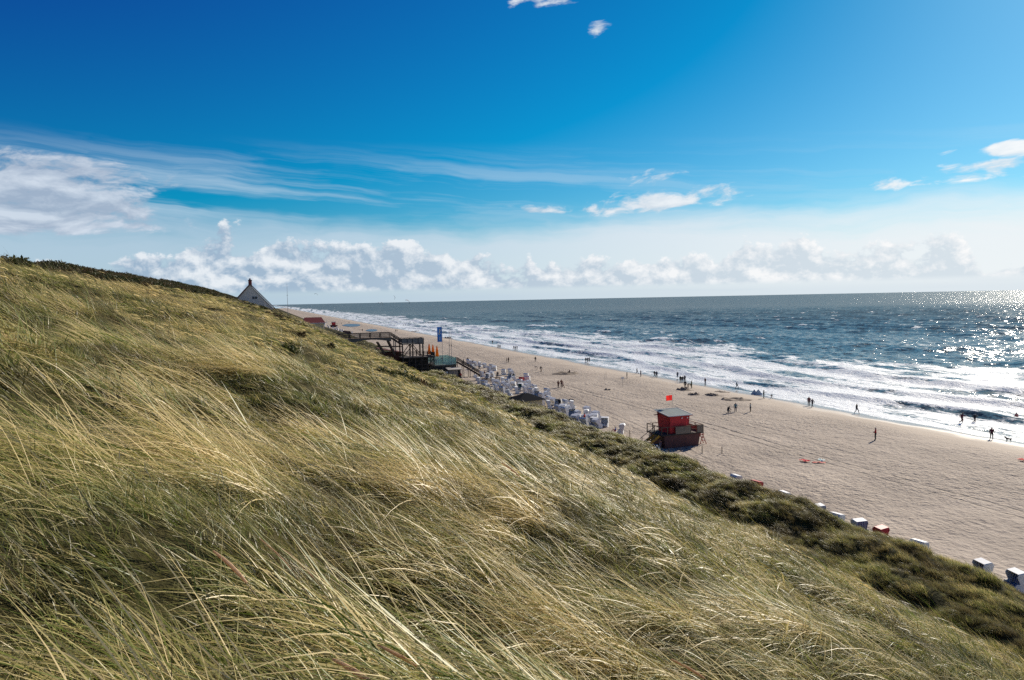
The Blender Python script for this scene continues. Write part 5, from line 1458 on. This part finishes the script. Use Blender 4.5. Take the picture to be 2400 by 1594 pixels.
person(1108.6, 857, 'stand', 20, BLK, BLK, 'person in black at the upper end of the chair crowd', G3); person(1123, 868, 'walk', -90, NAVY, BLK, 'person walking by the upper chairs near the stairs', G3)
person(1096, 850, 'stand', 0, BRN, BLK, 'person at the top left of the chair crowd', G3); person(1136, 876, 'sit', 60, (.12, .03, .03), BLK, 'person sitting in dark red near the foot of the stairs', G3)
person(1370, 994, 'stand', 60, RED, (.35, .03, .03), 'person all in red standing among the nearest white chairs', G3, 1.8)
person(1443.5, 1011, 'sit', 75, (.04, .06, .26), RED, 'person in blue sitting at the lone blue lined chair', G3, 1.5)
person(1080, 888, 'stand', -30, RED, BLK, 'person in red at the kiosk door', G3, 1.6); person(1070, 887, 'stand', 60, BLK, BLK, 'dark person beside the kiosk', G3, 1.7)
# people on the structures
t, z = Q(976.5, 822); person_at(P(S0 + .3, t, zl2), 'stand', -60, BLK, BLK, 'dark person standing on the lower landing of the footbridge', G3, 1.8)
t, z = Q1(1024, 838); person_at(P(S1 + 1.2, t, zt), 'stand', 0, (.30, .05, .04), BLK, 'person in red between the closed parasols', G3, 1.75)
t, z = Q1(1044, 838); person_at(P(S1 + 4, t, zt), 'stand', 40, NAVY, BLK, 'person behind the glass of the terrace', G3, 1.7)
q_ = stair_a.lerp(stair_b, .28); person_at(P(S1 - 1.0, t0_ + q_.x, q_.z), 'walk', 80, BLK, BLK, 'person walking on the terrace stairs', G3, 1.75)
# far people
for px, py, lab in ((946, 764.5, 'left of a far pair by the surf above the footbridge'), (950.5, 764.5, 'right of a far pair by the surf above the footbridge'), (927, 778, 'left of a far pair on mid sand above the landing'),
                    (930.6, 778, 'right of a far pair on mid sand above the landing'), (849.5, 776.5, 'lone far person above the footbridge rail'), (881.5, 755, 'first of four far people in a line at the water'),
                    (884.5, 755, 'second of four far people in a line at the water'), (887, 755.5, 'third of four far people in a line at the water'), (890, 756, 'fourth of four far people in a line at the water'),
                    (1015, 779, 'left of a far pair left of the blue banner'), (1018.3, 779, 'right of a far pair right behind the blue banner'), (1084.7, 786, 'lone far person at the water right of the flagpoles'),
                    (802, 746, 'tiny far walker beyond the lagoon'), (835, 749, 'tiny far person beyond the lagoon near the foam'), (818, 758, 'tiny far person at the far rim of the lagoon'), (756, 733, 'very far walker beside the foam line'),
                    (868, 752, 'tiny far person left of the line of four'), (1053, 783, 'far person between the flagpoles at the water'), (800, 760, 'tiny far person at the left end of the lagoon'), (820, 781, 'far person beside the covered heap'), (825, 781.5, 'second far person beside the covered heap')):
    person(px, py, pr.choice(['stand', 'walk', 'stand']), pr.uniform(-180, 180), pr.choice([BLK, NAVY, GRY, BRN]), BLK, lab, G4)

# ------------------------------------------------------------------ dog
def dog(px, py):
    J = {'pel': (0, -.28, .48), 'mid': (0, 0, .46), 'che': (0, .26, .47), 'nec': (0, .42, .60), 'hea': (0, .52, .70), 'muz': (0, .68, .66), 't1': (0, -.42, .55), 't2': (0, -.56, .70),
         'hkl': (-.09, -.22, .30), 'hhl': (-.09, -.40, .18), 'hfl': (-.09, -.34, .02), 'hkr': (.09, -.18, .30), 'hhr': (.09, -.34, .18), 'hfr': (.09, -.28, .02),
         'fel': (-.09, .24, .26), 'ffl': (-.09, .30, .02), 'fer': (.09, .26, .26), 'ffr': (.09, .22, .02), 'eal': (-.06, .48, .80), 'ear': (.06, .48, .80)}
    order = list(J); ix = {k: i for i, k in enumerate(order)}
    ed = [('pel', 'mid'), ('mid', 'che'), ('che', 'nec'), ('nec', 'hea'), ('hea', 'muz'), ('pel', 't1'), ('t1', 't2'), ('pel', 'hkl'), ('hkl', 'hhl'), ('hhl', 'hfl'), ('pel', 'hkr'), ('hkr', 'hhr'), ('hhr', 'hfr'),
          ('che', 'fel'), ('fel', 'ffl'), ('che', 'fer'), ('fer', 'ffr'), ('hea', 'eal'), ('hea', 'ear')]
    rad = dict.fromkeys(order, .035); rad.update(pel=.12, mid=.125, che=.15, nec=.09, hea=.085, muz=.04, hkl=.07, hkr=.07, fel=.05, fer=.05, t1=.035, t2=.02, eal=.02, ear=.02)
    me = bpy.data.meshes.new('dog'); me.from_pydata([J[k] for k in order], [(ix[a], ix[b]) for a, b in ed], [])
    o = bpy.data.objects.new('dog', me); COL.objects.link(o); o.modifiers.new('s', 'SKIN').use_smooth_shade = True
    for k in order: sv = me.skin_vertices[0].data[ix[k]]; sv.radius = (rad[k], rad[k]); sv.use_root = (k == 'pel')
    o.modifiers.new('d', 'SUBSURF').levels = 1
    ev = o.evaluated_get(bpy.context.evaluated_depsgraph_get()); m2 = bpy.data.meshes.new_from_object(ev); bpy.data.objects.remove(o)
    o = link('dog', m2, paint((.022, .03, .028), .8, .2)); o.location = hit(px, py); o.location.z = float(sand_z(*st(o.location.x, o.location.y))); o.rotation_euler = (0, 0, R(40)); o.scale = (.85,) * 3
    tagged(o, 'black dog on the wet sand right of the walker in dark red', 'dog')
dog(2364, 1035)

# ------------------------------------------------------------------ rose bushes on the slope
def slope_hit(px, py):
    d = ray(px, py); k = 3.0
    for _ in range(4000):
        p = Vector((0, 0, CAMZ)) + d * k; s_, t_ = st(p.x, p.y)
        if p.z < float(dune_z(s_, t_)) + .15: return s_, t_
        k *= 1.004
    return s_, t_
def bush(px, py, w, h, lab, seed, n=260):
    s_, t_ = slope_hit(px, py)
    p = thing('rose_bush', P(s_, t_, float(dune_z(s_, t_)) - .05), 0, lab, 'bush', 'dark rose bushes on the slope')
    g = np.random.default_rng(seed)
    for k in range(4):
        a_ = g.uniform(0, 6.28); e = Vector((math.cos(a_) * w * .4, math.sin(a_) * w * .4, h * .8))
        MB().tube([(0, 0, -.1), e * .5 + Vector((0, 0, h * .1)), e], [.02, .015, .008], 5).build('stem', M_TWIG, p)
    me = leaf_clump('foliage', n, w * .5, h, .07 + .02 * w, M_ROSE, seed); o = link('foliage', me, None, p); o.location = (0, 0, .05)
for i, (px, py, w, h, lab) in enumerate((
    (673, 823, .7, .5, 'small lone dark bush on the middle of the grass slope'), (893, 872, 1.1, .55, 'green bush at the left end of the bush row below the footbridge'),
    (915, 880, 1.0, .5, 'low bush between the leftmost bush and the tallest one'), (942, 884, 1.3, .9, 'tallest dark bush in the row below the footbridge'),
    (965, 893, 1.2, .6, 'dark bush just right of the tallest in the row'), (985, 900, 1.0, .6, 'brown bush in the lower half of the bush row'), (1008, 908, 1.2, .6, 'brown bush second from the right of the row'),
    (1032, 915, 1.0, .45, 'brownish bush at the right end of the row'), (705, 785, .7, .35, 'small brown bush on the upper slope below the red roofed hut'), (776, 810, .5, .35, 'tiny brown bush on the slope left of the footbridge start'))):
    bush(px, py, w, h, lab, 500 + i)

# ------------------------------------------------------------------ flowering spikes and a twig standing out of the grass
M_SPIKE = paint((.72, .50, .30), .9, .2, 60.0, trans=.4); M_STEM = paint((.36, .27, .13), .8, .1)
def spike(px, py, length, ang, lab, dist=None, up=.9, thick=.011):
    """a seed head whose tip is seen at px,py; leans with the wind"""
    d = ray(px, py); s_, t_ = slope_hit(px, py + 40)
    p0 = P(s_, t_, float(dune_z(s_, t_))); k = dist or (p0 - Vector((0, 0, CAMZ))).length / d.length * .93
    tip = Vector((0, 0, CAMZ)) + d * k
    s_, t_ = st(tip.x + up * .55, tip.y - .25); root = P(s_, t_, float(dune_z(s_, t_)))
    p = thing('seed_head', root, 0, lab, 'seed head', 'flowering spikes above the grass')
    e = tip - root; c = Vector((e.x * .25, e.y * .25, e.z * .75)); bez = [Vector((0, 0, 0)) * (1 - u) ** 2 + c * 2 * u * (1 - u) + e * u * u for u in [i / 12 for i in range(13)]]
    cut = 8
    MB().tube(bez[:cut + 1], .0028, 6).build('stem', M_STEM, p)
    hd = bez[cut:]; n_ = len(hd)
    rr_ = [thick * (.35 + .65 * math.sin(math.pi * (.12 + .80 * i / (n_ - 1)))) for i in range(n_)]
    MB().tube(hd, rr_, 8).build('spike', M_SPIKE, p)
spike(412, 1008, .3, 0, 'pale pinkish spike lying above the grass on the left middle slope')
spike(780, 1545, .3, 0, 'thick pale spike at the bottom edge left of centre', thick=.013)
spike(884, 1512, .3, 0, 'slender pale spike at the bottom edge near the thick one')
spike(500, 1292, .3, 0, 'pale spike amid the dark hollow in the left foreground')
spike(1572, 1545, .3, 0, 'brown spike at the bottom edge right of centre')
spike(608, 1262, .3, 0, 'reddish upright stalk above the dark hollow', thick=.004)
spike(660, 1285, .3, 0, 'second reddish upright stalk right of the dark hollow', thick=.004)
spike(1175, 1085, .3, 0, 'small brown spike on the mid slope')
